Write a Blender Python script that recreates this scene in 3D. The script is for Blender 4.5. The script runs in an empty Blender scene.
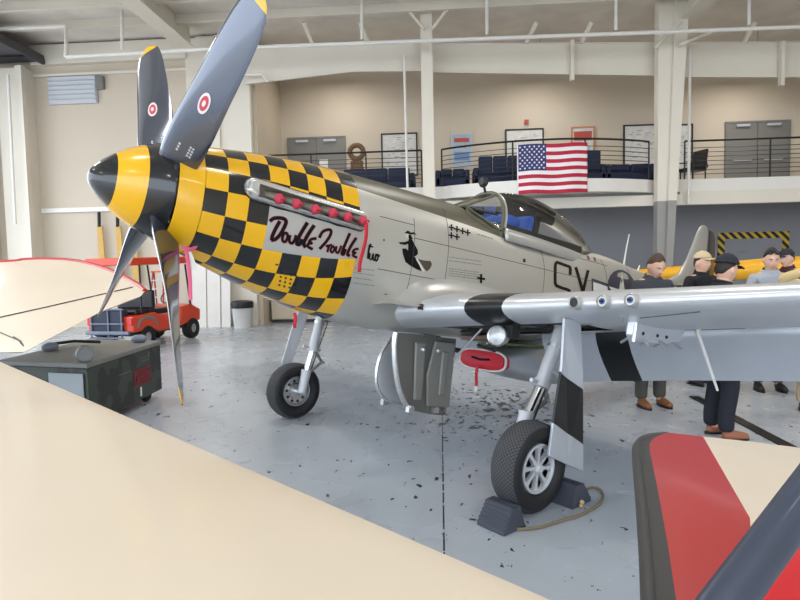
import bpy, math, random
import numpy as np
from mathutils import Vector, Matrix
random.seed(7)
PI = math.pi
C = bpy.context.scene.collection
sc = bpy.context.scene

# ------------------------------------------------------------------ camera
FPX = 582.99
CAMP = Vector((0, 0, 1.8525))
yaw, pitch, roll = math.radians(94), math.radians(-3.582), math.radians(-1.201)
FW = Vector((math.cos(pitch)*math.cos(yaw), math.cos(pitch)*math.sin(yaw), math.sin(pitch)))
_r = FW.cross(Vector((0, 0, 1))).normalized(); _u = _r.cross(FW)
RT = math.cos(roll)*_r + math.sin(roll)*_u
UP = -math.sin(roll)*_r + math.cos(roll)*_u
cd = bpy.data.cameras.new('camera'); cam = bpy.data.objects.new('camera', cd); C.objects.link(cam)
m = Matrix.Identity(4)
for i in range(3):
    m[i][0] = RT[i]; m[i][1] = UP[i]; m[i][2] = -FW[i]; m[i][3] = CAMP[i]
cam.matrix_world = m
cd.sensor_width = 36; cd.lens = FPX/800*36; cd.clip_start = .05; cd.clip_end = 200
sc.camera = cam

def ray(px, py): return FW + RT*((px-400)/FPX) + UP*((300-py)/FPX)
def at(px, py, Y):
    d = ray(px, py); return CAMP + d*(Y/d.y)
def gr(px, py, z=0.0):
    d = ray(px, py); return CAMP + d*((z-CAMP.z)/d.z)

# ------------------------------------------------------------------ materials
def lin(c):
    return tuple(((v/255)/12.92 if v/255 <= .04045 else ((v/255+.055)/1.055)**2.4) for v in c)
MATS = {}
def mat(name, rgb, rough=.5, metal=0., spec=.5, var=0., vscale=4., bump=0., bscale=40., trans=0., emit=None, estr=0., coat=0., ior=1.45):
    if name in MATS: return MATS[name]
    M = bpy.data.materials.new(name); M.use_nodes = True
    nt = M.node_tree; b = nt.nodes['Principled BSDF']
    col = (*lin(rgb), 1)
    b.inputs['Base Color'].default_value = col
    b.inputs['Roughness'].default_value = rough; b.inputs['Metallic'].default_value = metal
    b.inputs['Specular IOR Level'].default_value = spec; b.inputs['IOR'].default_value = ior
    b.inputs['Transmission Weight'].default_value = trans
    b.inputs['Coat Weight'].default_value = coat; b.inputs['Coat Roughness'].default_value = .08
    if emit is not None:
        b.inputs['Emission Color'].default_value = (*lin(emit), 1); b.inputs['Emission Strength'].default_value = estr
    tc = nt.nodes.new('ShaderNodeTexCoord')
    n = nt.nodes.new('ShaderNodeTexNoise'); n.inputs['Scale'].default_value = vscale; n.inputs['Detail'].default_value = 5
    nt.links.new(tc.outputs['Object'], n.inputs['Vector'])
    mx = nt.nodes.new('ShaderNodeMix'); mx.data_type = 'RGBA'; mx.blend_type = 'MULTIPLY'
    mx.inputs[6].default_value = col
    rp = nt.nodes.new('ShaderNodeValToRGB')
    rp.color_ramp.elements[0].position = .3; rp.color_ramp.elements[1].position = .7
    lo = 1-max(var, .04); rp.color_ramp.elements[0].color = (lo, lo, lo, 1); rp.color_ramp.elements[1].color = (1, 1, 1, 1)
    nt.links.new(n.outputs['Fac'], rp.inputs['Fac']); nt.links.new(rp.outputs['Color'], mx.inputs[7])
    mx.inputs[0].default_value = 1
    nt.links.new(mx.outputs[2], b.inputs['Base Color'])
    if bump > 0:
        n2 = nt.nodes.new('ShaderNodeTexNoise'); n2.inputs['Scale'].default_value = bscale; n2.inputs['Detail'].default_value = 3
        nt.links.new(tc.outputs['Object'], n2.inputs['Vector'])
        bp = nt.nodes.new('ShaderNodeBump'); bp.inputs['Strength'].default_value = bump; bp.inputs['Distance'].default_value = .02
        nt.links.new(n2.outputs['Fac'], bp.inputs['Height']); nt.links.new(bp.outputs['Normal'], b.inputs['Normal'])
    MATS[name] = M; return M

def mathn(nt, op, a, b=None, c=None):
    n = nt.nodes.new('ShaderNodeMath'); n.operation = op
    for i, v in enumerate((a, b, c)):
        if v is None: continue
        if isinstance(v, (int, float)): n.inputs[i].default_value = v
        else: nt.links.new(v, n.inputs[i])
    return n.outputs[0]
def band_into(M, rgb, maskfn, rough=None):
    """mix a second paint colour into M where maskfn(nt, x, y, z) (object coordinates) is 1"""
    nt = M.node_tree; b = nt.nodes['Principled BSDF']
    tc = nt.nodes.new('ShaderNodeTexCoord'); sp = nt.nodes.new('ShaderNodeSeparateXYZ'); nt.links.new(tc.outputs['Object'], sp.inputs[0])
    fac = maskfn(nt, sp.outputs[0], sp.outputs[1], sp.outputs[2])
    mx = nt.nodes.new('ShaderNodeMix'); mx.data_type = 'RGBA'
    nt.links.new(fac, mx.inputs[0])
    old = b.inputs['Base Color'].links[0].from_socket
    nt.links.new(old, mx.inputs[6]); mx.inputs[7].default_value = (*lin(rgb), 1)
    nt.links.new(mx.outputs[2], b.inputs['Base Color'])
    if b.inputs['Metallic'].default_value > 0:
        mm = mathn(nt, 'MULTIPLY', mathn(nt, 'SUBTRACT', 1, fac), b.inputs['Metallic'].default_value)
        nt.links.new(mm, b.inputs['Metallic'])
def between(nt, v, a, b):
    return mathn(nt, 'MULTIPLY', mathn(nt, 'GREATER_THAN', v, a), mathn(nt, 'LESS_THAN', v, b))

wallc = mat('painted_beige_wall', (201, 188, 169), .75, var=.05, vscale=.5)
wallg = mat('painted_grey_wall', (150, 149, 152), .7, var=.06, vscale=.6)
creamst = mat('cream_steel_paint', (222, 214, 199), .5, var=.05, vscale=1.)
insul = mat('ceiling_insulation', (230, 223, 212), .6, var=.18, vscale=1.3, bump=.5, bscale=3)
whitep = mat('white_paint', (226, 222, 214), .45)
darkdoor = mat('grey_door_paint', (122, 119, 114), .5)
steel = mat('brushed_steel', (200, 200, 202), .3, metal=.9)
chrome = mat('chrome', (225, 225, 228), .12, metal=1.)
blackm = mat('black_metal', (24, 24, 26), .4)
blackp = mat('gloss_black_paint', (22, 23, 26), .16, coat=.5)
yellowp = mat('gloss_yellow_paint', (228, 172, 10), .22, coat=.4, var=.05)
silver = mat('silver_paint', (182, 180, 175), .36, metal=.45, var=.07, vscale=2.)
wsilver = mat('wing_silver_paint', (203, 206, 211), .3, metal=.5, var=.06, vscale=1.5)
lightgrey = mat('light_grey_paint', (186, 188, 192), .4, metal=.15)
olive = mat('olive_drab_paint', (88, 84, 66), .5)
rubber = mat('black_rubber', (34, 34, 35), .75, bump=.3, bscale=60)
rubberw = mat('rubber_sidewall', (27, 27, 29), .6)
redp = mat('red_fabric', (196, 26, 48), .55)
pink = mat('pink_ribbon', (210, 84, 118), .6)
redpaint = mat('red_paint', (178, 40, 40), .3, coat=.3)
brred = mat('bright_red_paint', (212, 26, 40), .25, coat=.3)
orangered = mat('cart_red_paint', (215, 66, 32), .3, coat=.3)
cream = mat('cream_fabric_paint', (222, 207, 186), .38, coat=.25, var=.03, vscale=1.)
navy = mat('navy_upholstery', (26, 37, 66), .7, bump=.2)
wellgrn = mat('wheel_well_grey', (108, 106, 100), .5, metal=.3)
darkin = mat('dark_interior', (40, 40, 38), .7)
bladep = mat('propeller_dark_paint', (84, 89, 101), .2, metal=.6, coat=.8)
wood = mat('yellow_wood', (206, 164, 84), .5, var=.15, vscale=8)
brown = mat('brown_sculpture', (122, 92, 62), .7, var=.3, vscale=20)
def make_glass():
    M = bpy.data.materials.new('canopy_glass'); M.use_nodes = True; nt = M.node_tree; nt.nodes.clear()
    o = nt.nodes.new('ShaderNodeOutputMaterial'); t = nt.nodes.new('ShaderNodeBsdfTransparent'); g = nt.nodes.new('ShaderNodeBsdfGlossy')
    t.inputs[0].default_value = (.93, .94, .93, 1); g.inputs['Roughness'].default_value = .04
    lw = nt.nodes.new('ShaderNodeFresnel'); lw.inputs[0].default_value = 1.45; mx = nt.nodes.new('ShaderNodeMixShader')
    nt.links.new(lw.outputs[0], mx.inputs[0]); nt.links.new(t.outputs[0], mx.inputs[1]); nt.links.new(g.outputs[0], mx.inputs[2]); nt.links.new(mx.outputs[0], o.inputs[0]); return M
glass = make_glass()
lensg = mat('lamp_lens', (196, 198, 200), .28, metal=.5, var=.3, vscale=30)
silv2 = mat('polished_trim', (214, 214, 212), .22, metal=.8)
exgrey = mat('exhaust_brown_grey', (118, 110, 98), .5, metal=.4, var=.2, vscale=12)

# ------------------------------------------------------------------ mesh builder
class MB:
    def __init__(s): s.v = []; s.f = []; s.mi = []; s.mats = []
    def slot(s, M):
        if M not in s.mats: s.mats.append(M)
        return s.mats.index(M)
    def add(s, vs, fs, M):
        k = len(s.v); j = s.slot(M); s.v += [tuple(v) for v in vs]
        for f in fs: s.f.append(tuple(i+k for i in f)); s.mi.append(j)
    def box(s, c, d, M, rot=None, taper=1.):
        vs = []
        for z in (-.5, .5):
            t = taper if z > 0 else 1.
            for x, y in ((-.5, -.5), (.5, -.5), (.5, .5), (-.5, .5)):
                p = Vector((x*d[0]*t, y*d[1]*t, z*d[2]))
                if rot is not None: p = rot @ p
                vs.append(p+Vector(c))
        s.add(vs, [(3, 2, 1, 0), (4, 5, 6, 7), (0, 1, 5, 4), (1, 2, 6, 5), (2, 3, 7, 6), (3, 0, 4, 7)], M)
        return s
    def span(s, a, b, M):
        a = Vector(a); b = Vector(b)
        return s.box((a+b)/2, [abs(v) for v in (b-a)], M)
    def tube(s, pts, r, M, n=10, closed=False, caps=True, flat=1.):
        pts = [Vector(p) for p in pts]; N = len(pts)
        rr = r if isinstance(r, (list, tuple)) else [r]*N
        vs = []; fs = []; prev = None
        for i, p in enumerate(pts):
            if closed: t = pts[(i+1) % N]-pts[i-1]
            else: t = pts[min(i+1, N-1)]-pts[max(i-1, 0)]
            t = t.normalized()
            if prev is None:
                a = Vector((0, 0, 1)) if abs(t.z) < .9 else Vector((1, 0, 0))
                nrm = (a - t*a.dot(t)).normalized()
            else: nrm = (prev - t*prev.dot(t)).normalized()
            prev = nrm; bn = t.cross(nrm)
            for k in range(n):
                a = 2*PI*k/n; vs.append(p + (nrm*math.cos(a) + bn*math.sin(a)*flat)*rr[i])
        for i in range(N if closed else N-1):
            for k in range(n):
                a = i*n+k; b = i*n+(k+1) % n; i2 = (i+1) % N
                fs.append((a, b, i2*n+(k+1) % n, i2*n+k))
        if caps and not closed:
            fs.append(tuple(reversed(range(n)))); fs.append(tuple(range((N-1)*n, N*n)))
        s.add(vs, fs, M); return s
    def lathe(s, prof, M, mtx=None, n=32, mats=None, close=False):
        """prof: (axial, radius) about local X; mtx places it"""
        mtx = mtx or Matrix.Identity(4); N = len(prof); vs = []
        for a, r in prof:
            for k in range(n):
                t = 2*PI*k/n; vs.append(mtx @ Vector((a, r*math.cos(t), r*math.sin(t))))
        base = len(s.v); s.v += [tuple(v) for v in vs]
        for i in range(N if close else N-1):
            j = s.slot(mats[i] if mats else M); i2 = (i+1) % N
            for k in range(n):
                s.f.append((base+i*n+k, base+i2*n+k, base+i2*n+(k+1) % n, base+i*n+(k+1) % n)); s.mi.append(j)
        return s
    def disc(s, c, nrm, r, M, n=24, ry=None, up=None):
        c = Vector(c); nrm = Vector(nrm).normalized()
        a = Vector(up) if up is not None else (Vector((0, 0, 1)) if abs(nrm.z) < .9 else Vector((1, 0, 0)))
        a = (a-nrm*a.dot(nrm)).normalized(); b = nrm.cross(a); ry = ry or r
        s.add([c+a*(r*math.cos(2*PI*k/n))+b*(ry*math.sin(2*PI*k/n)) for k in range(n)], [tuple(range(n))], M); return s
    def ball(s, c, r, M, nu=16, nv=10, rot=None):
        c = Vector(c); r = (r, r, r) if isinstance(r, (int, float)) else r; vs = []; fs = []
        for j in range(nv+1):
            ph = PI*j/nv
            for i in range(nu):
                t = 2*PI*i/nu; p = Vector((r[0]*math.sin(ph)*math.cos(t), r[1]*math.sin(ph)*math.sin(t), r[2]*math.cos(ph)))
                if rot is not None: p = rot @ p
                vs.append(c+p)
        for j in range(nv):
            for i in range(nu):
                fs.append((j*nu+i, (j+1)*nu+i, (j+1)*nu+(i+1) % nu, j*nu+(i+1) % nu))
        s.add(vs, fs, M); return s
    def prism(s, poly, ext, M, Mtop=None):
        n = len(poly); e = Vector(ext); P = [Vector(p) for p in poly]
        s.add(P+[p+e for p in P], [tuple((i, (i+1) % n, n+(i+1) % n, n+i)) for i in range(n)]+[tuple(range(n, 2*n))], M)
        s.add(P, [tuple(reversed(range(n)))], Mtop or M); return s
    def grid(s, fn, nu, nv, M, mfn=None, closeu=False):
        base = len(s.v)
        for i in range(nu+1):
            for j in range(nv+1): s.v.append(tuple(fn(i/nu, j/nv)))
        for i in range(nu):
            for j in range(nv):
                mm = mfn(i, j) if mfn else M
                if mm is None: continue
                s.f.append((base+i*(nv+1)+j, base+(i+1)*(nv+1)+j, base+(i+1)*(nv+1)+j+1, base+i*(nv+1)+j+1)); s.mi.append(s.slot(mm))
        return s
    def build(s, name, parent=None, smooth=False, bevel=0., weld=True, solid=0., sub=0, mw=None, loc=None, sharp=40):
        me = bpy.data.meshes.new(name)
        vs = s.v
        if loc is not None: vs = [(v[0]-loc[0], v[1]-loc[1], v[2]-loc[2]) for v in vs]
        me.from_pydata(vs, [], s.f); me.polygons.foreach_set('material_index', s.mi)
        for M in s.mats: me.materials.append(M)
        me.update()
        import bmesh
        bm = bmesh.new(); bm.from_mesh(me)
        if weld: bmesh.ops.remove_doubles(bm, verts=bm.verts, dist=1e-5)
        bmesh.ops.recalc_face_normals(bm, faces=bm.faces)
        bm.to_mesh(me); bm.free()
        o = bpy.data.objects.new(name, me); C.objects.link(o)
        if smooth:
            me.polygons.foreach_set('use_smooth', [True]*len(me.polygons))
            me.set_sharp_from_angle(angle=math.radians(sharp))
        if solid: q = o.modifiers.new('solid', 'SOLIDIFY'); q.thickness = solid; q.offset = 0
        if bevel: q = o.modifiers.new('bevel', 'BEVEL'); q.width = bevel; q.segments = 2; q.limit_method = 'ANGLE'
        if sub: q = o.modifiers.new('sub', 'SUBSURF'); q.levels = sub; q.render_levels = sub
        if parent is not None: o.parent = parent
        if loc is not None: o.location = loc
        if mw is not None: o.matrix_world = mw
        return o

def tag(o, label=None, cat=None, group=None, kind=None):
    if label: o['label'] = label
    if cat: o['category'] = cat
    if group: o['group'] = group
    if kind: o['kind'] = kind
    return o
def empty(name, label, cat, loc=(0, 0, 0), rz=0, group=None, mw=None):
    o = bpy.data.objects.new(name, None); C.objects.link(o); o.empty_display_size = .2
    o.location = loc; o.rotation_euler = (0, 0, rz)
    if mw is not None: o.matrix_world = mw
    return tag(o, label, cat, group)
def struct(o): o['kind'] = 'structure'; return o
def copy_tree(o, parent=None):
    c = o.copy(); C.objects.link(c)
    if parent is not None: c.parent = parent
    for ch in list(o.children): copy_tree(ch, c)
    return c
def RX(a): return Matrix.Rotation(a, 3, 'X')
def RY(a): return Matrix.Rotation(a, 3, 'Y')
def RZ(a): return Matrix.Rotation(a, 3, 'Z')
def smoothpath(P, n=6, closed=False):
    P = [Vector(p) for p in P]; out = []; N = len(P)
    for i in range(N if closed else N-1):
        p0 = P[i-1] if (i > 0 or closed) else P[0]; p1 = P[i]; p2 = P[(i+1) % N]
        p3 = P[(i+2) % N] if (closed or i+2 < N) else P[-1]
        for k in range(n):
            t = k/n
            out.append(.5*((2*p1)+(-p0+p2)*t+(2*p0-5*p1+4*p2-p3)*t*t+(-p0+3*p1-3*p2+p3)*t**3))
    if not closed: out.append(P[-1])
    return out

# ================================================================== SETTING
# floor: blue-grey epoxy with chipped dark spots and a saw-cut joint
M = bpy.data.materials.new('epoxy_floor'); M.use_nodes = True; nt = M.node_tree; b = nt.nodes['Principled BSDF']
tc = nt.nodes.new('ShaderNodeTexCoord')
def noise(scale, detail=4, rough=.5, dist=0., vec=None):
    n = nt.nodes.new('ShaderNodeTexNoise'); n.inputs['Scale'].default_value = scale; n.inputs['Detail'].default_value = detail
    n.inputs['Roughness'].default_value = rough; n.inputs['Distortion'].default_value = dist
    nt.links.new(vec or tc.outputs['Object'], n.inputs['Vector']); return n.outputs['Fac']
sp = nt.nodes.new('ShaderNodeSeparateXYZ'); nt.links.new(tc.outputs['Object'], sp.inputs[0])
mp = nt.nodes.new('ShaderNodeMapping'); mp.inputs['Scale'].default_value = (1.4, .8, 1); nt.links.new(tc.outputs['Object'], mp.inputs[0])
fine = noise(8, 5, .6, .3, mp.outputs[0]); zone = noise(.75, 2, .5)
near = mathn(nt, 'SUBTRACT', 1, mathn(nt, 'SMOOTH_MIN', 1, mathn(nt, 'MULTIPLY', mathn(nt, 'POWER', mathn(nt, 'ADD', mathn(nt, 'POWER', mathn(nt, 'SUBTRACT', sp.outputs[0], .55), 2), mathn(nt, 'MULTIPLY', mathn(nt, 'POWER', mathn(nt, 'SUBTRACT', sp.outputs[1], 7.3), 2), .45)), .5), .7), .2))
near2 = mathn(nt, 'MAXIMUM', near, 0)
th = mathn(nt, 'SUBTRACT', .655, mathn(nt, 'ADD', mathn(nt, 'MULTIPLY', near2, .13), mathn(nt, 'MULTIPLY', mathn(nt, 'SUBTRACT', zone, .5), .22)))
chip = mathn(nt, 'GREATER_THAN', fine, th)
jn = mathn(nt, 'LESS_THAN', mathn(nt, 'ABSOLUTE', mathn(nt, 'ADD', sp.outputs[0], .005)), mathn(nt, 'MULTIPLY', mathn(nt, 'GREATER_THAN', noise(9), .42), .006))
dark = mathn(nt, 'MAXIMUM', chip, jn)
rp = nt.nodes.new('ShaderNodeValToRGB'); nt.links.new(noise(.5, 5, .6), rp.inputs['Fac'])
rp.color_ramp.elements[0].color = (*lin((170, 177, 185)), 1); rp.color_ramp.elements[1].color = (*lin((181, 188, 197)), 1)
rp.color_ramp.elements[0].position = .35; rp.color_ramp.elements[1].position = .65
mx = nt.nodes.new('ShaderNodeMix'); mx.data_type = 'RGBA'; nt.links.new(dark, mx.inputs[0]); nt.links.new(rp.outputs['Color'], mx.inputs[6])
mx.inputs[7].default_value = (*lin((38, 40, 43)), 1); nt.links.new(mx.outputs[2], b.inputs['Base Color'])
b.inputs['Roughness'].default_value = .3; b.inputs['Specular IOR Level'].default_value = .55
rr = mathn(nt, 'ADD', mathn(nt, 'MULTIPLY', noise(1.2, 2), .10), .22); nt.links.new(rr, b.inputs['Roughness'])
floorm = M
struct(MB().span((-14.6, -14, -.2), (17, 21.4, 0), floorm).build('floor'))

apron = mat('concrete_apron', (196, 194, 190), .8, var=.1, vscale=.4)
struct(MB().span((-90, -90, -.25), (-14.6, 60, -.01), apron).build('ground_apron'))
struct(MB().span((-14.6, -90, -.25), (17, -14, -.01), apron).build('ground_apron'))
struct(MB().span((-5.64, 21, 0), (17, 21.3, 4.0), wallg).build('wall_back_lower'))
struct(MB().span((-5.64, 21, 4.0), (17, 21.3, 9.6), wallc).build('wall_back'))
struct(MB().span((-14.6, 18.2, 0), (-5.64, 18.5, 9.6), wallc).build('wall_back_left'))
struct(MB().span((-5.94, 18.5, 0), (-5.64, 21, 9.6), wallc).build('wall_recess'))
mb = MB(); mb.span((-14.6, 16.8, 0), (-14.3, 18.2, 9.6), wallc); mb.span((-14.6, -12, 8.3), (-14.3, 16.8, 9.6), wallc)
struct(mb.build('wall_left'))
struct(MB().span((16.7, -12, 0), (17, 21, 9.6), wallc).build('wall_right'))
mb = MB()
def ceil_z(y): return 8.95 + (21.3-y)*.022
mb.add([(-14.6, -12, ceil_z(-12)), (17, -12, ceil_z(-12)), (17, 21.4, ceil_z(21.4)), (-14.6, 21.4, ceil_z(21.4)),
        (-14.6, -12, ceil_z(-12)+.2), (17, -12, ceil_z(-12)+.2), (17, 21.4, ceil_z(21.4)+.2), (-14.6, 21.4, ceil_z(21.4)+.2)],
       [(0, 1, 2, 3), (7, 6, 5, 4), (0, 4, 5, 1), (1, 5, 6, 2), (2, 6, 7, 3), (3, 7, 4, 0)], insul)
struct(mb.build('ceiling'))
# purlins (Z sections) running along the roof, each its own member
for y in (11.2, 12.6, 14.0, 15.4, 16.6):
    z = ceil_z(y)
    mb = MB(); mb.span((-14.3, y-.02, z-.24), (16.7, y+.02, z), creamst); mb.span((-14.3, y-.08, z-.26), (16.7, y+.02, z-.24), creamst)
    struct(mb.build('roof_purlin'))
# flange braces between eave beam and roof
for px in (312, 368, 527, 582, 745):
    p = at(px, 42, 17.45); q = at(px-8 if px < 400 else px+10, 24, 17.0)
    struct(MB().tube([(p.x, 17.45, p.z), (q.x, 17.0, q.z+.05)], .07, creamst, 6).build('flange_brace'))

def ibeam_col(name, x, y, w, d, h, w2=None, M=creamst):
    """tapered I column: two flanges and a web; narrow at the floor"""
    mb = MB(); w2 = w2 or w
    for sy in (-1, 1):
        y0 = y+sy*d/2
        mb.add([(x-w/2, y0-.02, 0), (x+w/2, y0-.02, 0), (x+w/2, y0+.02, 0), (x-w/2, y0+.02, 0),
                (x-w2/2, y0-.02, h), (x+w2/2, y0-.02, h), (x+w2/2, y0+.02, h), (x-w2/2, y0+.02, h)],
               [(3, 2, 1, 0), (4, 5, 6, 7), (0, 1, 5, 4), (1, 2, 6, 5), (2, 3, 7, 6), (3, 0, 4, 7)], M)
    mb.box((x, y, h/2), (.03, d, h), M)
    return struct(mb.build(name))
# columns in front of the mezzanine
ibeam_col('steel_column', -.28, 17.0, .33, .3, 8.95)
lowg = mat('grey_column_paint', (150, 147, 142), .5)
def fat_col(name, xl, xr0, xr1, y, h):
    mb = MB()
    for (z0, z1, M) in ((0, 3.45, lowg), (3.45, h, creamst)):
        f0 = z0/h; f1 = z1/h; a0 = xr0+(xr1-xr0)*f0; a1 = xr0+(xr1-xr0)*f1; mid0 = xl+(a0-xl)*.52; mid1 = xl+(a1-xl)*.52
        # left flange face, web set back, right flange
        for (l0, r0, l1, r1, ya, yb) in ((xl, mid0, xl, mid1, y-.02, y+.28), (mid0, a0, mid1, a1, y-.14, y+.28)):
            mb.add([(l0, ya, z0), (r0, ya, z0), (r0, yb, z0), (l0, yb, z0), (l1, ya, z1), (r1, ya, z1), (r1, yb, z1), (l1, yb, z1)],
                   [(3, 2, 1, 0), (4, 5, 6, 7), (0, 1, 5, 4), (1, 2, 6, 5), (2, 3, 7, 6), (3, 0, 4, 7)], M)
    return struct(mb.build(name))
fat_col('steel_column', 6.12, 6.42, 6.9, 17.0, 8.95)
# left column: broad frame column beside the recess
mb = MB(); mb.span((-7.4, 17.95, 0), (-5.76, 18.2, 8.95), creamst); mb.span((-7.8, 18.05, 0), (-7.4, 18.2, 8.95), creamst)
mb.span((-6.8, 17.88, 0), (-6.72, 17.95, 8.95), creamst)
struct(mb.build('steel_column'))
# far-left column pair on the back-left wall
mb = MB(); mb.span((-13.75, 17.75, 0), (-12.85, 18.2, 8.2), creamst); mb.span((-13.0, 17.55, 0), (-12.8, 17.75, 8.2), creamst)
struct(mb.build('steel_column'))
# rafters: haunched I members running from each column over the hall
def rafter(x, w=.34):
    mb = MB()
    for z, t in ((8.35, .03),):
        mb.span((x-w/2, -10, z), (x+w/2, 17.5, z+t), creamst)
    mb.span((x-.02, -10, 8.38), (x+.02, 17.5, 9.2), creamst)
    return struct(mb.build('roof_rafter'))
rafter(-7.4, .5); rafter(6.9, .5)
# eave beams
def beam(name, pts, y0=17.5, t=.3):
    mb = MB(); top = [(x, z1) for x, z0, z1 in pts]; bot = [(x, z0) for x, z0, z1 in pts]
    poly = [(x, y0, z) for x, z in bot]+[(x, y0, z) for x, z in reversed(top)]
    mb.prism(poly, (0, .04, 0), creamst)
    for i in range(len(pts)-1):
        (xa, za, zt), (xb, zb, zu) = pts[i], pts[i+1]
        mb.add([(xa, y0-t/2, za), (xb, y0-t/2, zb), (xb, y0+t/2, zb), (xa, y0+t/2, za), (xa, y0-t/2, za+.025), (xb, y0-t/2, zb+.025), (xb, y0+t/2, zb+.025), (xa, y0+t/2, za+.025)],
               [(3, 2, 1, 0), (4, 5, 6, 7), (0, 1, 5, 4), (1, 2, 6, 5), (2, 3, 7, 6), (3, 0, 4, 7)], creamst)
        mb.add([(xa, y0-t/2, zt-.025), (xb, y0-t/2, zu-.025), (xb, y0+t/2, zu-.025), (xa, y0+t/2, zt-.025), (xa, y0-t/2, zt), (xb, y0-t/2, zu), (xb, y0+t/2, zu), (xa, y0+t/2, zt)],
               [(3, 2, 1, 0), (4, 5, 6, 7), (0, 1, 5, 4), (1, 2, 6, 5), (2, 3, 7, 6), (3, 0, 4, 7)], creamst)
    return struct(mb.build(name))
beam('eave_beam', [(-5.72, 7.3, 8.42), (-2.5, 7.53, 8.38), (-.3, 7.46, 8.32)], t=.08)
beam('eave_beam', [(-.3, 7.42, 8.25), (6.2, 7.05, 7.98)], t=.08)
beam('eave_beam', [(6.9, 6.98, 7.95), (16.7, 6.55, 7.55)], t=.08)
for x, z0, z1 in ((3.86, 6.98, 8.1), (9.62, 6.6, 7.8)):
    struct(MB().span((x-.05, 17.3, z0), (x+.05, 17.46, z1), creamst).build('beam_stiffener'))
# louvre, upper-left wall header
struct(MB().span((-12.8, 18.0, 8.35), (-7.75, 18.2, 8.95), creamst).build('trim_1'))
struct(MB().span((-12.8, 18.1, 3.72), (-5.7, 18.2, 3.86), whitep).build('trim_2'))
struct(MB().span((-12.8, 18.08, 8.0), (-7.75, 18.2, 8.08), creamst).build('trim_3'))
mb = MB(); a = at(48, 78, 18.15); c_ = at(98, 103, 18.15)
mb.span((a.x, 18.12, c_.z), (c_.x, 18.2, a.z), lightgrey)
lv = mb.build('wall_louver'); tag(lv, 'grey slatted louver vent high on the left wall', 'vent')
for k in range(6):
    z = c_.z+.07+k*(a.z-c_.z-.1)/5.2
    MB().box(((a.x+c_.x)/2, 18.09, z), (c_.x-a.x-.06, .015, .12), lightgrey, RX(.5)).build('louver_slat', lv)
tag(MB().span((-10.75, 18.08, 7.55), (-10.5, 18.2, 7.95), darkdoor).build('junction_box', bevel=.01), 'small grey junction box beside the wall louver', 'box')
# overhead door panel (upper left)
dk = mat('dark_overhead_door', (70, 70, 74), .5)
mb = MB(); mb.span((-14.25, 9, 8.42), (-12.3, 17.95, 8.6), dk)
od = mb.build('door_1'); struct(od)
for k in range(5): MB().span((-14.25, 9.3+k*2.0, 8.36), (-12.35, 9.38+k*2.0, 8.42), blackm).build('door_rib', od)
MB().span((-12.36, 9, 8.32), (-12.28, 17.95, 8.5), dk).build('door_track', od)

# mezzanine slab: straight left and right, bowed in the centre bay
def edgeY(x):
    if .1 < x < 6.2: return 17.5-.95*math.sin(PI*(x-.1)/6.1)**.8
    return 17.5
xs = [-5.64, -3, -.3, .1]+[.1+6.1*k/24 for k in range(1, 25)]+[8, 10, 12, 16.7]
def slab_strip(z0, z1, inset, M, name):
    mb = MB(); n = len(xs); vs = []
    for x in xs:
        y = edgeY(x)+inset
        vs += [(x, y, z0), (x, y, z1), (x, 21, z1), (x, 21, z0)]
    fs = []
    for i in range(n-1):
        for k in range(4): fs.append((i*4+k, i*4+(k+1) % 4, (i+1)*4+(k+1) % 4, (i+1)*4+k))
    fs += [(0, 1, 2, 3), tuple((n-1)*4+k for k in (3, 2, 1, 0))]
    mb.add(vs, fs, M); return struct(mb.build(name))
slab_strip(3.74, 4.1, 0, whitep, 'mezzanine_floor')
struct(MB().span((.2, 17.35, 3.36), (16.7, 17.6, 3.66), creamst).build('trim_4'))
struct(MB().span((6.9, 17.4, 3.66), (16.7, 17.55, 3.74), creamst).build('trim_5'))
# railing, one per bay
def railing(x0, x1, lab, step=1.1):
    n = max(2, int(round((x1-x0)/step))); e = empty('railing', lab, 'railing', ((x0+x1)/2, edgeY((x0+x1)/2)+.1, 4.1))
    def P(x, z): return Vector((x, edgeY(x)+.1, z))-e.location
    m_ = 24 if x0 < 3 < x1 else 2
    X = [x0+(x1-x0)*k/m_ for k in range(m_+1)]
    MB().tube([P(x, 5.2) for x in X], .028, blackm, 8).build('top_rail', e)
    for k in range(7): MB().tube([P(x, 4.25+k*.125) for x in X], .010, blackm, 6).build('rail_bar', e)
    for k in range(n+1):
        x = x0+(x1-x0)*k/n; MB().tube([P(x, 4.1), P(x, 5.2)], .024, blackm, 8).build('post', e)
    return e
railing(-5.5, -.5, 'black metal balcony railing in the left bay above the checkered nose', 1.7)
railing(.1, 6.05, 'black metal railing bowed outward along the centre balcony behind the flag', 1.98)
railing(7.1, 16.6, 'black metal balcony railing in the right bay before the double doors', 2.2)

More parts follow.
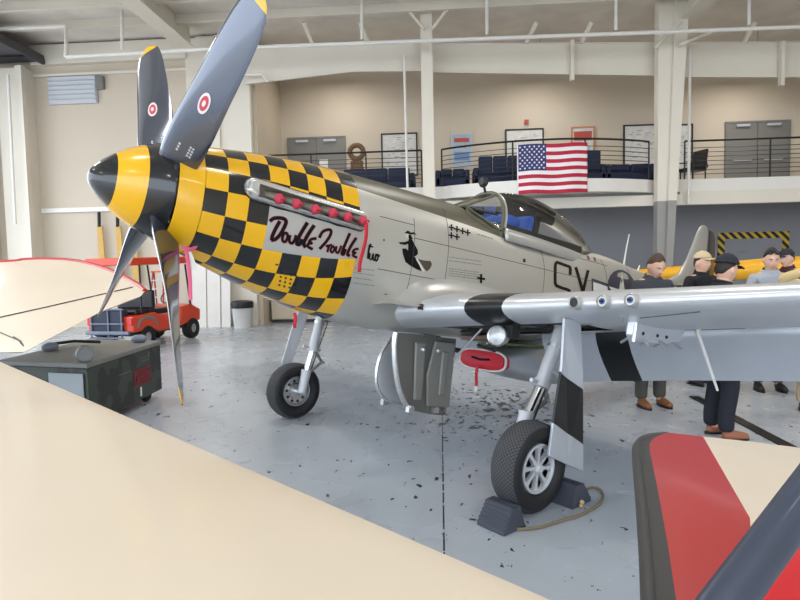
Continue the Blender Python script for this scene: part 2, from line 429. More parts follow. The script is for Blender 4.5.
# doors of the mezzanine
def double_door(n, x0, x1):
    z0, z1 = 4.1, 6.38; e = bpy.data.objects.new('door_%d' % n, None); C.objects.link(e); e.location = ((x0+x1)/2, 20.95, 4.1); struct(e)
    L = lambda a, b, M, nm, par=e, bv=0: MB().span(Vector(a)-e.location, Vector(b)-e.location, M).build(nm, par, bevel=bv)
    L((x0-.06, 20.92, z0), (x0, 21, z1+.06), darkdoor, 'door_frame'); L((x1, 20.92, z0), (x1+.06, 21, z1+.06), darkdoor, 'door_frame'); L((x0, 20.92, z1), (x1, 21, z1+.06), darkdoor, 'door_frame')
    mid = (x0+x1)/2
    for a, c in ((x0, mid-.01), (mid+.01, x1)):
        d = L((a, 20.94, z0), (c, 21, z1), darkdoor, 'door_leaf')
        MB().span(Vector(((a+c)/2-.22, 20.86, z1-.13))-e.location, Vector(((a+c)/2+.22, 20.94, z1-.05))-e.location, lightgrey).build('door_closer', d)
        MB().span(Vector(((a+c)/2-.3, 20.88, z0+1.0))-e.location, Vector(((a+c)/2+.3, 20.94, z0+1.06))-e.location, lightgrey).build('push_bar', d)
    return e
d2 = double_door(2, -5.35, -3.36)
MB().span(Vector((-4.25, 20.9, 5.1))-d2.location, Vector((-3.95, 20.93, 5.62))-d2.location, whitep).build('door_notice', d2)
double_door(3, 9.85, 11.86)

# pictures on the mezzanine wall
paper = mat('paper_white', (214, 212, 206), .6, var=.18, vscale=6)
paperb = mat('poster_pale_blue', (176, 190, 204), .6, var=.25, vscale=5)
orangef = mat('orange_frame', (190, 128, 84), .5)
def picture(name, x0, x1, z0, z1, Mf, Mp, lab, cat, art=None, fw=.05):
    e = empty(name, lab, cat, ((x0+x1)/2, 20.98, z0))
    g = lambda a, b, M, nm, bv=0: MB().span(Vector(a)-e.location, Vector(b)-e.location, M).build(nm, e, bevel=bv)
    g((x0+fw, 20.955, z0+fw), (x1-fw, 20.985, z1-fw), Mp, 'sheet')
    mb = MB()
    for a, b in (((x0, 20.93, z0), (x0+fw, 20.99, z1)), ((x1-fw, 20.93, z0), (x1, 20.99, z1)), ((x0+fw, 20.93, z0), (x1-fw, 20.99, z0+fw)), ((x0+fw, 20.93, z1-fw), (x1-fw, 20.99, z1))):
        mb.span(Vector(a)-e.location, Vector(b)-e.location, Mf)
    mb.build('picture_frame', e)
    if art: art(e, x0, x1, z0, z1)
    return e
redink = mat('red_print', (178, 78, 66), .6); blueink = mat('blue_print', (110, 140, 178), .6); greyink = mat('grey_print', (140, 140, 138), .6)
def art_poster(e, x0, x1, z0, z1):
    w = x1-x0; h = z1-z0; mb = MB()
    mb.span(Vector((x0+.15*w, 20.945, z1-.26*h))-e.location, Vector((x1-.15*w, 20.955, z1-.14*h))-e.location, redink)
    mb.span(Vector((x0+.35*w, 20.945, z1-.42*h))-e.location, Vector((x1-.3*w, 20.955, z1-.36*h))-e.location, redink)
    mb.span(Vector((x0+.15*w, 20.945, z0+.2*h))-e.location, Vector((x1-.15*w, 20.955, z0+.45*h))-e.location, blueink); mb.build('printed_picture', e)
def art_red(e, x0, x1, z0, z1):
    w = x1-x0; h = z1-z0; mb = MB()
    mb.span(Vector((x0+.12*w, 20.945, z1-.35*h))-e.location, Vector((x1-.12*w, 20.955, z1-.12*h))-e.location, redink)
    mb.span(Vector((x0+.2*w, 20.945, z0+.15*h))-e.location, Vector((x1-.2*w, 20.955, z0+.5*h))-e.location, paperb); mb.build('printed_picture', e)
def art_map(e, x0, x1, z0, z1):
    random.seed(int(x0*10)+50)
    mb = MB(); w = x1-x0; h = z1-z0
    for k in range(26):
        a = x0+.1*w+random.random()*.7*w; z = z0+.1*h+random.random()*.8*h; l = .04+random.random()*.16
        mb.span(Vector((a, 20.947, z))-e.location, Vector((min(a+l, x1-.08), 20.955, z+.02))-e.location, greyink)
    mb.build('drawn_lines', e)
picture('whiteboard', -2.02, -.73, 4.95, 6.47, blackm, paper, 'large black framed white board left of the slim white column', 'board', art_map)
picture('poster', .46, 1.2, 5.2, 6.38, lightgrey, paperb, 'pale blue poster with red heading just right of the slim column', 'poster', art_poster)
picture('wall_map', 2.35, 3.68, 4.95, 6.46, blackm, paper, 'black framed white chart above the canton of the flag', 'map', art_map)
picture('framed_poster', 4.62, 5.42, 5.1, 6.46, orangef, paper, 'orange framed poster with red print above right part of flag', 'poster', art_red)
picture('wall_map', 6.39, 7.75, 4.8, 6.46, blackm, paper, 'black framed white chart partly hidden by the broad right column', 'map', art_map)
picture('wall_map', 7.95, 8.72, 4.8, 6.42, blackm, paper, 'narrow dark framed chart just right of the broad column', 'map', art_map)
tag(MB().span((3.02, 20.9, 6.62), (3.16, 21, 6.76), redink).build('alarm_box'), 'tiny red alarm box on the wall above the framed chart', 'alarm')

# mezzanine furniture
def sofa(x0, x1, y, h, lab, seats, d=.85):
    e = empty('sofa', lab, 'sofa', ((x0+x1)/2, y, 4.1), 0, 'navy sofas on the balcony'); w = x1-x0
    MB().box((0, 0, .22), (w, d, .28), navy).build('sofa_base', e, bevel=.03)
    for k in range(seats):
        sw = (w-.3)/seats; cx = -w/2+.15+sw*(k+.5)
        MB().box((cx, .0, .42), (sw-.02, d-.2, .14), navy).build('seat_cushion', e, bevel=.04)
        MB().box((cx, -d/2+.12, .42+(h-.42)/2), (sw-.02, .2, h-.42), navy).build('back_cushion', e, bevel=.04)
    for s_ in (-1, 1): MB().box((s_*(w/2-.08), 0, .34), (.16, d, .5), navy).build('armrest', e, bevel=.04)
    for s_ in (-1, 1):
        for t_ in (-1, 1): MB().box((s_*(w/2-.1), t_*(d/2-.1), .04), (.06, .06, .08), blackm).build('foot', e)
    return e
sofa(-3.15, -.75, 18.9, .76, 'navy sofa seen behind the left bay railing below the white board', 3)
sofa(-.1, .95, 18.6, .62, 'low navy sofa just right of the slim white column', 2)
sofa(1.05, 2.65, 18.3, .92, 'higher navy sofa just left of the flag', 3)
sofa(3.6, 5.0, 18.4, 1.0, 'high backed navy sofa just right of the flag', 2)
sofa(5.05, 6.5, 18.6, .6, 'low navy bench sofa left of the broad white column', 2)
def armchair(x, y, lab, z=0):
    e = empty('armchair', lab, 'chair', (x, y, 4.1), z, 'dark armchairs on the balcony')
    MB().box((0, 0, .42), (.55, .55, .12), blackm).build('seat', e, bevel=.03)
    MB().box((0, .26, .75), (.55, .08, .55), blackm, RX(-.15)).build('backrest', e, bevel=.03)
    for s_ in (-1, 1):
        MB().tube([(s_*.3, -.25, .4), (s_*.3, -.28, .66), (s_*.3, .2, .68), (s_*.3, .26, .45)], .025, blackm, 8).build('armrest', e)
        for t_ in (-1, 1): MB().tube([(s_*.24, t_*.24, 0), (s_*.24, t_*.24, .4)], .02, blackm, 8).build('leg', e)
armchair(5.1, 19.4, 'dark armchair between flag and broad column on the balcony', .4)
armchair(7.75, 18.6, 'dark armchair just right of the broad column on balcony', -1.2)
armchair(11.6, 18.3, 'dark armchair at the far right edge of the balcony', -.8)
# brown round-headed sculpture
e = empty('sculpture', 'brown ring topped wooden sculpture behind the railing by grey doors', 'sculpture', (-2.72, 19.6, 4.1))
ring = [(.3*math.cos(2*PI*k/24)*.75, 0, 1.5+.22*math.sin(2*PI*k/24)) for k in range(24)]
MB().tube(ring, .085, brown, 10, closed=True).build('ring', e, smooth=True)
mb = MB()
for s_ in (-1, 1): mb.tube([(s_*.08, 0, 1.32), (s_*.2, 0, .8), (s_*.32, 0, 0)], .06, brown, 8)
mb.tube([(0, .05, 1.3), (0, .2, .7), (0, .32, 0)], .05, brown, 8); mb.box((0, 0, .95), (.42, .08, .5), brown); mb.build('stand', e, smooth=True)

# flag hung on the railing
def flag():
    x0, x1 = 2.20, 4.10; z1, z0 = 5.06, 3.70
    red = mat('flag_red', (178, 30, 58), .7); wht = mat('flag_white', (236, 228, 228), .7); blu = mat('flag_blue', (44, 52, 108), .7)
    def P(u, v):
        x = x0+(x1-x0)*u; z = z1-(z1-z0)*v
        y = edgeY(x)-.04+.025*math.sin(u*13+v*2)*(.3+v)-.02*v
        return Vector((x, y, z+.012*math.sin(u*9)))
    o = Vector((3.15, edgeY(3.15)-.04, z0))
    e = empty('flag', 'red white and blue striped flag with stars hanging on balcony railing', 'flag', o)
    mb = MB()
    def mf(i, j):
        s_ = j//4
        if i < 20 and s_ < 7: return blu
        return red if s_ % 2 == 0 else wht
    mb.grid(lambda u, v: P(u, v)-o, 50, 52, red, mf); mb.build('cloth', e, smooth=True, solid=.006)
    mb = MB()
    for r in range(9):
        n = 6 if r % 2 == 0 else 5
        for k in range(n):
            u = (.4/12)*(1+2*k+(0 if n == 6 else 1)); v = (7/13)/10*(r+1)
            c = P(u, v)-o+Vector((0, -.008, 0)); pts = []
            for q in range(10):
                a = PI/2+q*PI/5; R = .036 if q % 2 == 0 else .015; pts.append(c+Vector((R*math.cos(a), 0, R*math.sin(a))))
            mb.add([c]+pts, [(0, 1+q, 1+(q+1) % 10) for q in range(10)], wht)
    mb.build('stars', e)
    MB().tube([P(0, v/10)-o for v in range(11)], .018, wht, 6).build('header_band', e)
flag()

# pipes
def pipe(pts, r, lab, cat='pipe', M=whitep, name='sprinkler_pipe'):
    o = MB().tube(pts, r, M, 10).build(name, smooth=True); tag(o, lab, cat); return o
a = at(262, 47, 16.2); c_ = at(800, 27, 16.2)
pipe([at(66, 57, 16.2), at(200, 49.5, 16.2), a, (c_+a)/2, c_, c_+(c_-a)*.2], .055, 'long white sprinkler pipe running across the hall below the roof')
pipe([at(-5, 29, 16.2), at(66, 26, 16.2), at(66, 57, 16.2)], .06, 'white pipe elbow high in the upper left corner')
for px, y0, y1, lab in ((122, 11, 50, 'short white vertical pipe drop above the rear propeller blade'), (362, -5, 39.5, 'white vertical pipe drop left of the slim column'),
                        (487, -5, 35, 'white vertical pipe drop right of the slim column'), (616, -5, 30.5, 'white vertical pipe drop left of the broad column'), (749, -5, 25.5, 'white vertical pipe drop right of the broad column')):
    pipe([at(px, y0, 16.2), at(px, y1, 16.2)], .045, lab)
pipe([at(404, 55, 17.2), at(407.5, 188, 17.2)], .035, 'thin white conduit beside the slim white column', 'conduit', name='conduit')
pipe([at(690, 48, 17.2), at(688.5, 204, 17.2)], .04, 'thin white conduit beside the broad right column', 'conduit', name='conduit')
pipe([at(8, 75, 17.4), at(15.5, 224, 17.4)], .04, 'thin white conduit on far left column', 'conduit', name='conduit')
pipe([at(227, 75, 17.2), at(262, 74, 17.2), at(268, 82, 17.2)], .04, 'short white pipe stub across the broad left column', 'pipe')
for (p, q) in (((400, 0), (424, 29)), ((455, 0), (432, 29)), ((200, 20), (235, -15)), ((655, 48), (682, 20)), ((680, 45), (711, 32))):
    struct(MB().tube([at(*p, 16.7), at(*q, 16.7)], .045, creamst, 6).build('roof_brace'))

# yellow/black framed panel on the lower wall
e = empty('wall_panel', 'grey wall hatch framed with black and yellow hazard stripes', 'panel', (10.75, 20.98, .6))
z0, z1, x0, x1 = .6, 2.68, 9.6, 11.95
MB().span(Vector((x0, 20.96, z0))-e.location, Vector((x1, 21, z1))-e.location, wallg).build('hatch', e)
hz = mat('hazard_stripe', (214, 176, 52), .5)
nt = hz.node_tree
def hmask(nt, x, y, z):
    w = mathn(nt, 'FRACT', mathn(nt, 'MULTIPLY', mathn(nt, 'ADD', x, z), 3.6)); return mathn(nt, 'GREATER_THAN', w, .5)
band_into(hz, (30, 30, 30), hmask)
mb = MB(); fw = .22
for a, b in (((x0, 20.94, z0), (x0+fw, 20.98, z1)), ((x1-fw, 20.94, z0), (x1, 20.98, z1)), ((x0+fw, 20.94, z1-fw), (x1-fw, 20.98, z1))):
    mb.span(Vector(a)-e.location, Vector(b)-e.location, hz)
mb.build('hazard_frame', e)
mb = MB()
for px in (742, 768): p = at(px, 252, 20.95); mb.span(Vector((p.x-.15, 20.945, p.z-.03))-e.location, Vector((p.x+.12, 20.96, p.z+.03))-e.location, greyink)
mb.build('small_plates', e)

# ================================================================== AIRCRAFT (body frame: x aft, y starboard, z up; near side is -y)
DEL = math.radians(94-51.177); TH = math.radians(9.818)
R_ = Matrix.Rotation(DEL, 4, 'Z')
MAC = Matrix.Translation(R_ @ Vector((.88551, 4.52054, 0)) + Vector((0, 0, 2.51))) @ R_ @ Matrix.Rotation(TH, 4, 'Y')
MIN = MAC.inverted()
AC = empty('fighter_aircraft', 'silver propeller fighter with yellow and black checkered nose', 'airplane', mw=MAC)

def hermite(xs_, ys_, x):
    n = len(xs_)
    if x <= xs_[0]: return ys_[0]
    if x >= xs_[-1]: return ys_[-1]
    i = 0
    while xs_[i+1] < x: i += 1
    def sl(k):
        if k == 0: return (ys_[1]-ys_[0])/(xs_[1]-xs_[0])
        if k == n-1: return (ys_[-1]-ys_[-2])/(xs_[-1]-xs_[-2])
        a = (ys_[k]-ys_[k-1])/(xs_[k]-xs_[k-1]); b = (ys_[k+1]-ys_[k])/(xs_[k+1]-xs_[k])
        return 0 if a*b <= 0 else 2*a*b/(a+b)
    h = xs_[i+1]-xs_[i]; t = (x-xs_[i])/h; m0, m1 = sl(i)*h, sl(i+1)*h
    return (2*t**3-3*t*t+1)*ys_[i]+(t**3-2*t*t+t)*m0+(-2*t**3+3*t*t)*ys_[i+1]+(t**3-t*t)*m1
#        x     top    bottom  halfw  zmid
ST = [(.50, .362, -.362, .362, 0), (.69, .395, -.43, .38, -.01), (.93, .435, -.515, .395, -.02), (1.2, .475, -.61, .405, -.03), (1.5, .505, -.70, .42, -.05),
      (1.8, .525, -.77, .43, -.08), (2.2, .535, -.83, .44, -.1), (2.6, .54, -.85, .445, -.12), (3.3, .545, -.85, .45, -.12), (3.7, .50, -.85, .45, -.12), (4.2, .44, -.84, .45, -.12),
      (5.0, .44, -.80, .445, -.12), (5.6, .46, -.74, .42, -.1), (6.1, .47, -.67, .39, -.06), (7.0, .42, -.50, .31, 0), (8.0, .36, -.30, .215, .05),
      (8.8, .31, -.13, .12, .1), (9.4, .27, .0, .05, .13), (9.55, .24, .06, .03, .15)]
SX = [s_[0] for s_ in ST]
def sec(x): return tuple(hermite(SX, [s_[k] for s_ in ST], x) for k in (1, 2, 3, 4))
NT, NB = 2.15, 2.35
def fpt(x, t):
    """t in [0, 2pi], 0 = top, increasing towards port (-y)"""
    zt, zb, w, zm = sec(x); c, s_ = math.cos(t), math.sin(t)
    n = NT if c >= 0 else NB; h = (zt-zm) if c >= 0 else (zm-zb)
    y = -w*math.copysign(abs(s_)**(2/n), s_); z = zm+h*math.copysign(abs(c)**(2/n), c)
    return Vector((x, y, z))
def fimp(p):
    zt, zb, w, zm = sec(p[0]); up = p[2] >= zm; n = NT if up else NB; h = (zt-zm) if up else (zm-zb)
    return (abs(p[1])/w)**n+(abs(p[2]-zm)/h)**n-1
CB = MIN @ CAMP
def fnorm(p):
    e_ = 1e-3; f0 = fimp(p)
    return Vector((fimp((p[0]+e_, p[1], p[2]))-f0, fimp((p[0], p[1]+e_, p[2]))-f0, fimp((p[0], p[1], p[2]+e_))-f0)).normalized()
def hit(px, py, off=0.):
    d = MIN.to_3x3() @ ray(px, py)
    t0 = (-.62-CB.y)/d.y; t1 = (-.05-CB.y)/d.y
    lo = t0; N = 40; found = None
    for k in range(1, N+1):
        t = t0+(t1-t0)*k/N
        if fimp(CB+d*t) < 0: found = t; break
        lo = t
    if found is None: return CB+d*((-.3-CB.y)/d.y)
    hi = found
    for _ in range(18):
        mid = (lo+hi)/2
        if fimp(CB+d*mid) < 0: hi = mid
        else: lo = mid
    p = CB+d*hi
    if off:
        n_ = fnorm(p); p = CB+d*(hi-off/max(.12, abs(d.dot(n_))))
    return p
def side(x, z, off=0., sgn=-1):
    zt, zb, w, zm = sec(x); up = z >= zm; n = NT if up else NB; h = (zt-zm) if up else (zm-zb)
    y = w*max(0, 1-(abs(z-zm)/h)**n)**(1/n); p = Vector((x, sgn*y, z))
    return p+fnorm(p)*off
def bodyp(px, py, axis, v):
    d = MIN.to_3x3() @ ray(px, py); return CB+d*((v-CB[axis])/d[axis])

# ---- spinner and nose ring
prof = [(0, .0), (.012, .04), (.04, .078), (.09, .125), (.135, .16), (.18, .192), (.23, .222), (.28, .25), (.335, .277), (.39, .30), (.45, .322), (.52, .343), (.585, .357), (.60, .357), (.60, .0)]
pm = [blackp]*5+[yellowp]*4+[blackp]*5
prof = [(a*.837, r) for a, r in prof]
MB().lathe(prof, blackp, n=48, mats=pm).build('spinner', AC, smooth=True)
MB().grid(lambda u, v: fpt(.508+.178*u, 2*PI*v), 4, 64, yellowp).build('nose_ring', AC, smooth=True)

# ---- checkered cowling: rows follow the girth, eight columns
X0, XC = .69, .165
SUBR, SUBC = 4, 4
def rowt(k, c):
    return min(180, (0, 21, 42+.6*c, 63+.4*c, 85-.9*c, 104-1.7*c, 127-3.2*c, 154-5*c, 177-5.4*c, 200-5.4*c, 180)[k])
def cowl_t(j, c):
    h = 10*SUBR
    jj = j if j <= h else 2*h-j
    r, f = divmod(jj, SUBR); t = rowt(r, c) if r >= 10 else rowt(r, c)+(rowt(r+1, c)-rowt(r, c))*f/SUBR
    return math.radians(t if j <= h else 360-t)
NV = 20*SUBR
def cowl_m(i, j):
    c = i//SUBC; jj = j if j < 10*SUBR else NV-1-j; r = jj//SUBR
    if c >= 3 and (r in (4, 5) or (r == 3 and jj % SUBR >= 2)): return silver
    return yellowp if (c+r) % 2 == 1 else blackp
ncol = 8*SUBC
mb = MB(); mb.grid(lambda u, v: fpt(X0+XC*8*u, cowl_t(int(round(v*NV)), 8*u)), ncol, NV, blackp, cowl_m)
mb.build('checkered_cowling', AC, smooth=True)
XF = X0+XC*8
# ---- fuselage
fm = mat('fuselage_silver', (190, 187, 178), .36, metal=.5, var=.07, vscale=1.6)
def olive_mask(nt, x, y, z):
    line = mathn(nt, 'SUBTRACT', .347, mathn(nt, 'MULTIPLY', mathn(nt, 'SUBTRACT', x, 2.03), .045))
    return mathn(nt, 'MULTIPLY', mathn(nt, 'GREATER_THAN', z, line), mathn(nt, 'LESS_THAN', x, 3.93))
band_into(fm, (84, 80, 62), olive_mask)
MB().grid(lambda u, v: fpt(XF+(9.55-XF)*u, 2*PI*v), 110, 96, fm).build('fuselage', AC, smooth=True)
# panel seams
seam = mat('panel_seam', (92, 90, 86), .6)
def seam_line(name, pts, r=.0035):
    MB().tube(pts, r, seam, 4).build(name, AC)
for x in (2.62, 3.05, 4.55, 5.9, 6.6): seam_line('panel_seam', [fpt(x, math.radians(a))+fnorm(fpt(x, math.radians(a)))*.001 for a in range(40 if x > 2.7 else 62, 125, 4)])
for z, xa, xb in ((.02, 2.62, 5.9), (-.32, 2.25, 3.05), (.28, 4.05, 6.0), (.14, 2.22, 2.62)):
    seam_line('panel_seam', [side(xa+(xb-xa)*k/24, z, .001) for k in range(25)])

# ---- exhaust shroud on the port side (traced on the cowl) with its recess
def sh_line(k):  # centre line of the shroud in pixels front -> rear
    return 245+(366.5-245)*k, 186.5+(222-186.5)*k
F0, F1 = hit(243.5, 187.5), hit(366, 224)
SL = (F1-F0).length
def shroud_pt(u, v, sgn=-1):
    x = F0.x+(F1.x-F0.x)*u; zc = F0.z+(F1.z-F0.z)*u; hw = .088
    s_ = u*SL; e = .10
    if s_ < e: hw *= math.sqrt(max(0, 1-((e-s_)/e)**2))
    if SL-s_ < .07: hw *= math.sqrt(max(0, 1-((.07-SL+s_)/.07)**2))
    q = 2*v-1; z = zc+.012+hw*q
    d = hw*(1-abs(q)); d = min(d, s_, SL-s_)
    h = .058*(1-(1-min(1, d/.045))**2)
    inner = (s_ > .10 and SL-s_ > .03 and -.72 < q < .30)
    if inner:
        k = min(1, (s_-.10)/.08, (.30-q)/.22, (q+.72)/.18, (SL-s_-.03)/.04); h -= .05*max(0, min(1, k))
    return side(x, z, .002+max(h, -.0), sgn), inner
NU, NVS = 140, 40
def shroud(sgn):
    mb = MB(); mb.grid(lambda u, v: shroud_pt(u, v, sgn)[0], NU, NVS, silv2, lambda i, j: (exgrey if shroud_pt((i+.5)/NU, (j+.5)/NVS)[1] else silv2))
    o = mb.build('exhaust_shroud', AC, smooth=True, sharp=60)
    rim = [shroud_pt(u/60, 1, sgn)[0] for u in range(61)]+[shroud_pt(u/60, 0, sgn)[0] for u in range(60, -1, -1)]
    MB().tube([q+fnorm(q)*.003 for q in rim], .0065, blackm, 6, closed=False).build('shroud_edge', o)
    return o
shroud(-1); shroud(1)
plug_px = [(278.5, 198.5), (296, 203.5), (314.5, 209), (332, 212.5), (347, 216.5), (362.5, 220)]
strm = None
for i, (px, py) in enumerate(plug_px):
    p = hit(px, py, 0); p.z -= .005
    p = hit(px, py, .055)-Vector((.04, -.035, -.02))
    a = p+Vector((-.045, .03, .0)); d = Vector((.045, -.035, -.022))
    MB().tube([a, p+d*.5, p+d], [.030, .033, .034], exgrey, 12, flat=.8).build('exhaust_stub', AC, smooth=True)
    base = p+d
    names = ['foremost', 'second', 'third', 'fourth', 'fifth', 'rearmost']
    e = empty('exhaust_plug', names[i]+' red plug in the row of exhaust stubs, counted from the propeller', 'plug', mw=MAC @ Matrix.Translation(base), group='red exhaust plugs')
    MB().ball((0, 0, 0), (.040, .036, .042), mat('plug_red', (190, 54, 74), .6), 14, 10).build('plug_body', e, smooth=True)
    MB().tube([(.0, -.03, .0), (.02, -.048, .0), (.036, -.04, -.008)], .008, redp, 6).build('pull_tab', e)
    if i == 5:
        def rib(u, v): return Vector((.01+.02*math.sin(u*5)*u+(v-.5)*.035, -.04-.01*math.sin(u*7), -.02-.42*u))
        MB().grid(rib, 14, 2, redp).build('streamer', e, smooth=True, solid=.003)
# black streaks below the stubs
MB().grid(lambda u, v: side(F0.x+.22+(SL-.3)*u, F0.z+(F1.z-F0.z)*(.2+.75*u)-.07-.012*v-.006*math.sin(u*19), .0025), 30, 2, blackm).build('black_streak', AC)

# ---- painted writing and marks on the port side, traced on the skin
inkm = mat('black_lettering', (10, 8, 8), .6, spec=.2); inkr = mat('red_outline', (186, 96, 104), .5); inkb = mat('brown_black_code', (30, 20, 15), .6, spec=.2)
starblue = mat('insignia_blue', (52, 54, 72), .45); starwhite = mat('insignia_white', (220, 218, 210), .45)
def ribbon(mb, pts, w, M, off, cap=True):
    P = [Vector((p[0], p[1], 0)) for p in pts]; P = smoothpath(P, 4); n = len(P); vs = []
    for i, p in enumerate(P):
        t = (P[min(i+1, n-1)]-P[max(i-1, 0)]).normalized(); nn = Vector((-t.y, t.x, 0))
        if i == 0: p = p-t*w*.3
        if i == n-1: p = p+t*w*.3
        for k in (-1, 0, 1):
            q = p+nn*(w/2*k); vs.append(hit(q.x, q.y, off))
    mb.add(vs, [(3*i+k, 3*i+k+1, 3*i+4+k, 3*i+3+k) for i in range(n-1) for k in (0, 1)], M)
D_ = [[(90, 140), (130, 112), (200, 105), (270, 120), (295, 160), (270, 230), (220, 320), (160, 385), (110, 400)], [(205, 160), (150, 260), (112, 345), (105, 390)],
      [(270, 310), (247, 360), (252, 415), (288, 420), (315, 360), (305, 312), (272, 306)], [(345, 345), (338, 415), (372, 445), (408, 400), (425, 345)],
      [(572, 180), (510, 280), (450, 395), (440, 452), (478, 455), (502, 400)], [(662, 215), (595, 315), (532, 435), (548, 488)],
      [(690, 380), (632, 390), (602, 428), (640, 440), (590, 452), (588, 488), (640, 520)]]
T_ = [[(85, 190), (118, 132), (178, 107), (213, 122), (198, 180), (150, 250), (90, 315)], [(160, 290), (185, 287), (172, 352)], [(180, 310), (200, 280), (218, 278)],
      [(225, 290), (206, 338), (225, 360), (250, 320), (235, 290)], [(272, 298), (264, 346), (288, 365), (308, 330), (325, 290)],
      [(418, 155), (372, 260), (332, 366), (352, 380), (370, 330)], [(487, 205), (432, 290), (394, 376), (412, 395)], [(510, 320), (470, 330), (452, 360), (485, 362), (452, 390), (495, 415)]]
W_ = [[(652, 270), (632, 330), (622, 425)], [(632, 285), (675, 300)], [(645, 370), (640, 428), (663, 435), (680, 370), (680, 438), (700, 440), (710, 380)], [(725, 380), (700, 428), (718, 455), (736, 410), (726, 382), (752, 400)]]
def trace(name, strokes, ox, oy, sc_, w, wo):
    mb = MB(); mo = MB()
    for s_ in strokes:
        q = [(ox+x/sc_, oy+y/sc_) for x, y in s_]
        k_ = 1. if max(p[1] for p in q)-min(p[1] for p in q) > 12 else .74
        ribbon(mb, q, w*k_, inkm, .0045)
        if wo: ribbon(mo, q, w*k_+wo-w, inkr, .0025)
    o = mb.build(name, AC)
    if wo: mo.build('letter_outline', o)
trace('nose_script', D_, 264, 210, 13.333, 3.6, 4.4)
trace('nose_script', T_, 312, 220, 11.111, 2.8, 3.5)
trace('nose_script', W_, 312, 220, 11.111, 2.1, None)
def decal_poly(mb, poly, M, off, n=None):
    """fan-subdivided polygon in pixels laid on the skin"""
    cx = sum(p[0] for p in poly)/len(poly); cy = sum(p[1] for p in poly)/len(poly); N = len(poly)
    dense = []
    for i in range(N):
        a, c = poly[i], poly[(i+1) % N]
        for k in range(3): dense.append((a[0]+(c[0]-a[0])*k/3, a[1]+(c[1]-a[1])*k/3))
    N = len(dense); vs = [hit(cx, cy, off)]
    for f in (.5, 1.): vs += [hit(cx+(p[0]-cx)*f, cy+(p[1]-cy)*f, off) for p in dense]
    fs = []
    for i in range(N):
        j = (i+1) % N; fs += [(0, 1+i, 1+j), (1+i, 1+N+i, 1+N+j, 1+j)]
    mb.add(vs, fs, M)
# code letters S and Y
mb = MB()
ribbon(mb, [(570.2, 274), (570, 267.5), (566, 265.5), (557, 262.2)], 3.0, inkb, .003)
ribbon(mb, [(557.5, 262.3), (555.6, 264), (555.2, 272), (555.3, 283), (557, 286)], 3.0, inkb, .003)
ribbon(mb, [(556.5, 285.5), (562, 288), (567, 289.5), (569.6, 291.5), (569.5, 298), (568, 303)], 3.0, inkb, .003)
ribbon(mb, [(576, 268), (579, 278), (582.2, 290), (582.6, 300)], 3.0, inkb, .003)
ribbon(mb, [(588, 271), (586, 279), (583.5, 290)], 3.0, inkb, .003)
mb.build('code_letters', AC)
# national insignia: blue disc, star and outlined white bar
mb = MB()
decal_poly(mb, [(591.5, 278), (600, 281), (613, 285.5), (622, 288), (622, 303), (606, 301), (592, 298)], starblue, .002)
decal_poly(mb, [(593.2, 282), (600, 284), (611, 288), (620, 291), (620, 300), (606, 298), (593.5, 295)], starwhite, .0035)
Rc = [(622.5+15*math.cos(2*PI*k/20)*1.0, 291+21*math.sin(2*PI*k/20)+.25*15*math.cos(2*PI*k/20)) for k in range(20)]
decal_poly(mb, Rc, starblue, .004)
sp_ = []
for q in range(10):
    a = -PI/2+q*PI/5; R = 1 if q % 2 == 0 else .36; sp_.append((622+14*R*math.cos(a), 297+24*R*math.sin(a)+.25*14*R*math.cos(a)))
decal_poly(mb, sp_, starwhite, .006)
mb.build('star_insignia', AC)
# silhouette of a figure riding a broom
def Wp(x, y): return (390+x/10, 220+y/10)
mb = MB()
decal_poly(mb, [Wp(*p) for p in ((145, 130), (175, 105), (195, 112), (205, 125), (240, 122), (268, 148), (225, 142), (205, 145), (180, 138))], inkm, .003)
decal_poly(mb, [Wp(*p) for p in ((188, 145), (212, 150), (218, 170), (230, 185), (215, 195), (190, 190), (184, 168))], inkm, .003)
decal_poly(mb, [Wp(*p) for p in ((190, 190), (222, 195), (250, 250), (278, 300), (280, 340), (255, 362), (215, 360), (180, 330), (182, 260), (178, 215))], inkm, .003)
decal_poly(mb, [Wp(*p) for p in ((85, 222), (150, 220), (185, 205), (190, 235), (150, 250), (100, 240))], inkm, .003)
decal_poly(mb, [Wp(*p) for p in ((122, 285), (160, 285), (200, 325), (250, 370), (290, 440), (318, 512), (260, 490), (200, 455), (155, 420), (132, 350))], inkm, .003)
mb.build('broom_rider_silhouette', AC)
mb = MB(); decal_poly(mb, [Wp(*p) for p in ((278, 388), (340, 405), (405, 410), (420, 440), (405, 480), (370, 515), (345, 490), (320, 450))], mat('broom_brown', (72, 62, 50), .6), .003)
decal_poly(mb, [Wp(*p) for p in ((258, 388), (270, 385), (345, 508), (330, 515))], starwhite, .0035)
decal_poly(mb, [Wp(*p) for p in ((150, 145), (185, 140), (186, 178), (165, 175))], mat('pale_skin_paint', (214, 196, 178), .5), .0028)
mb.build('broom_painting', AC)
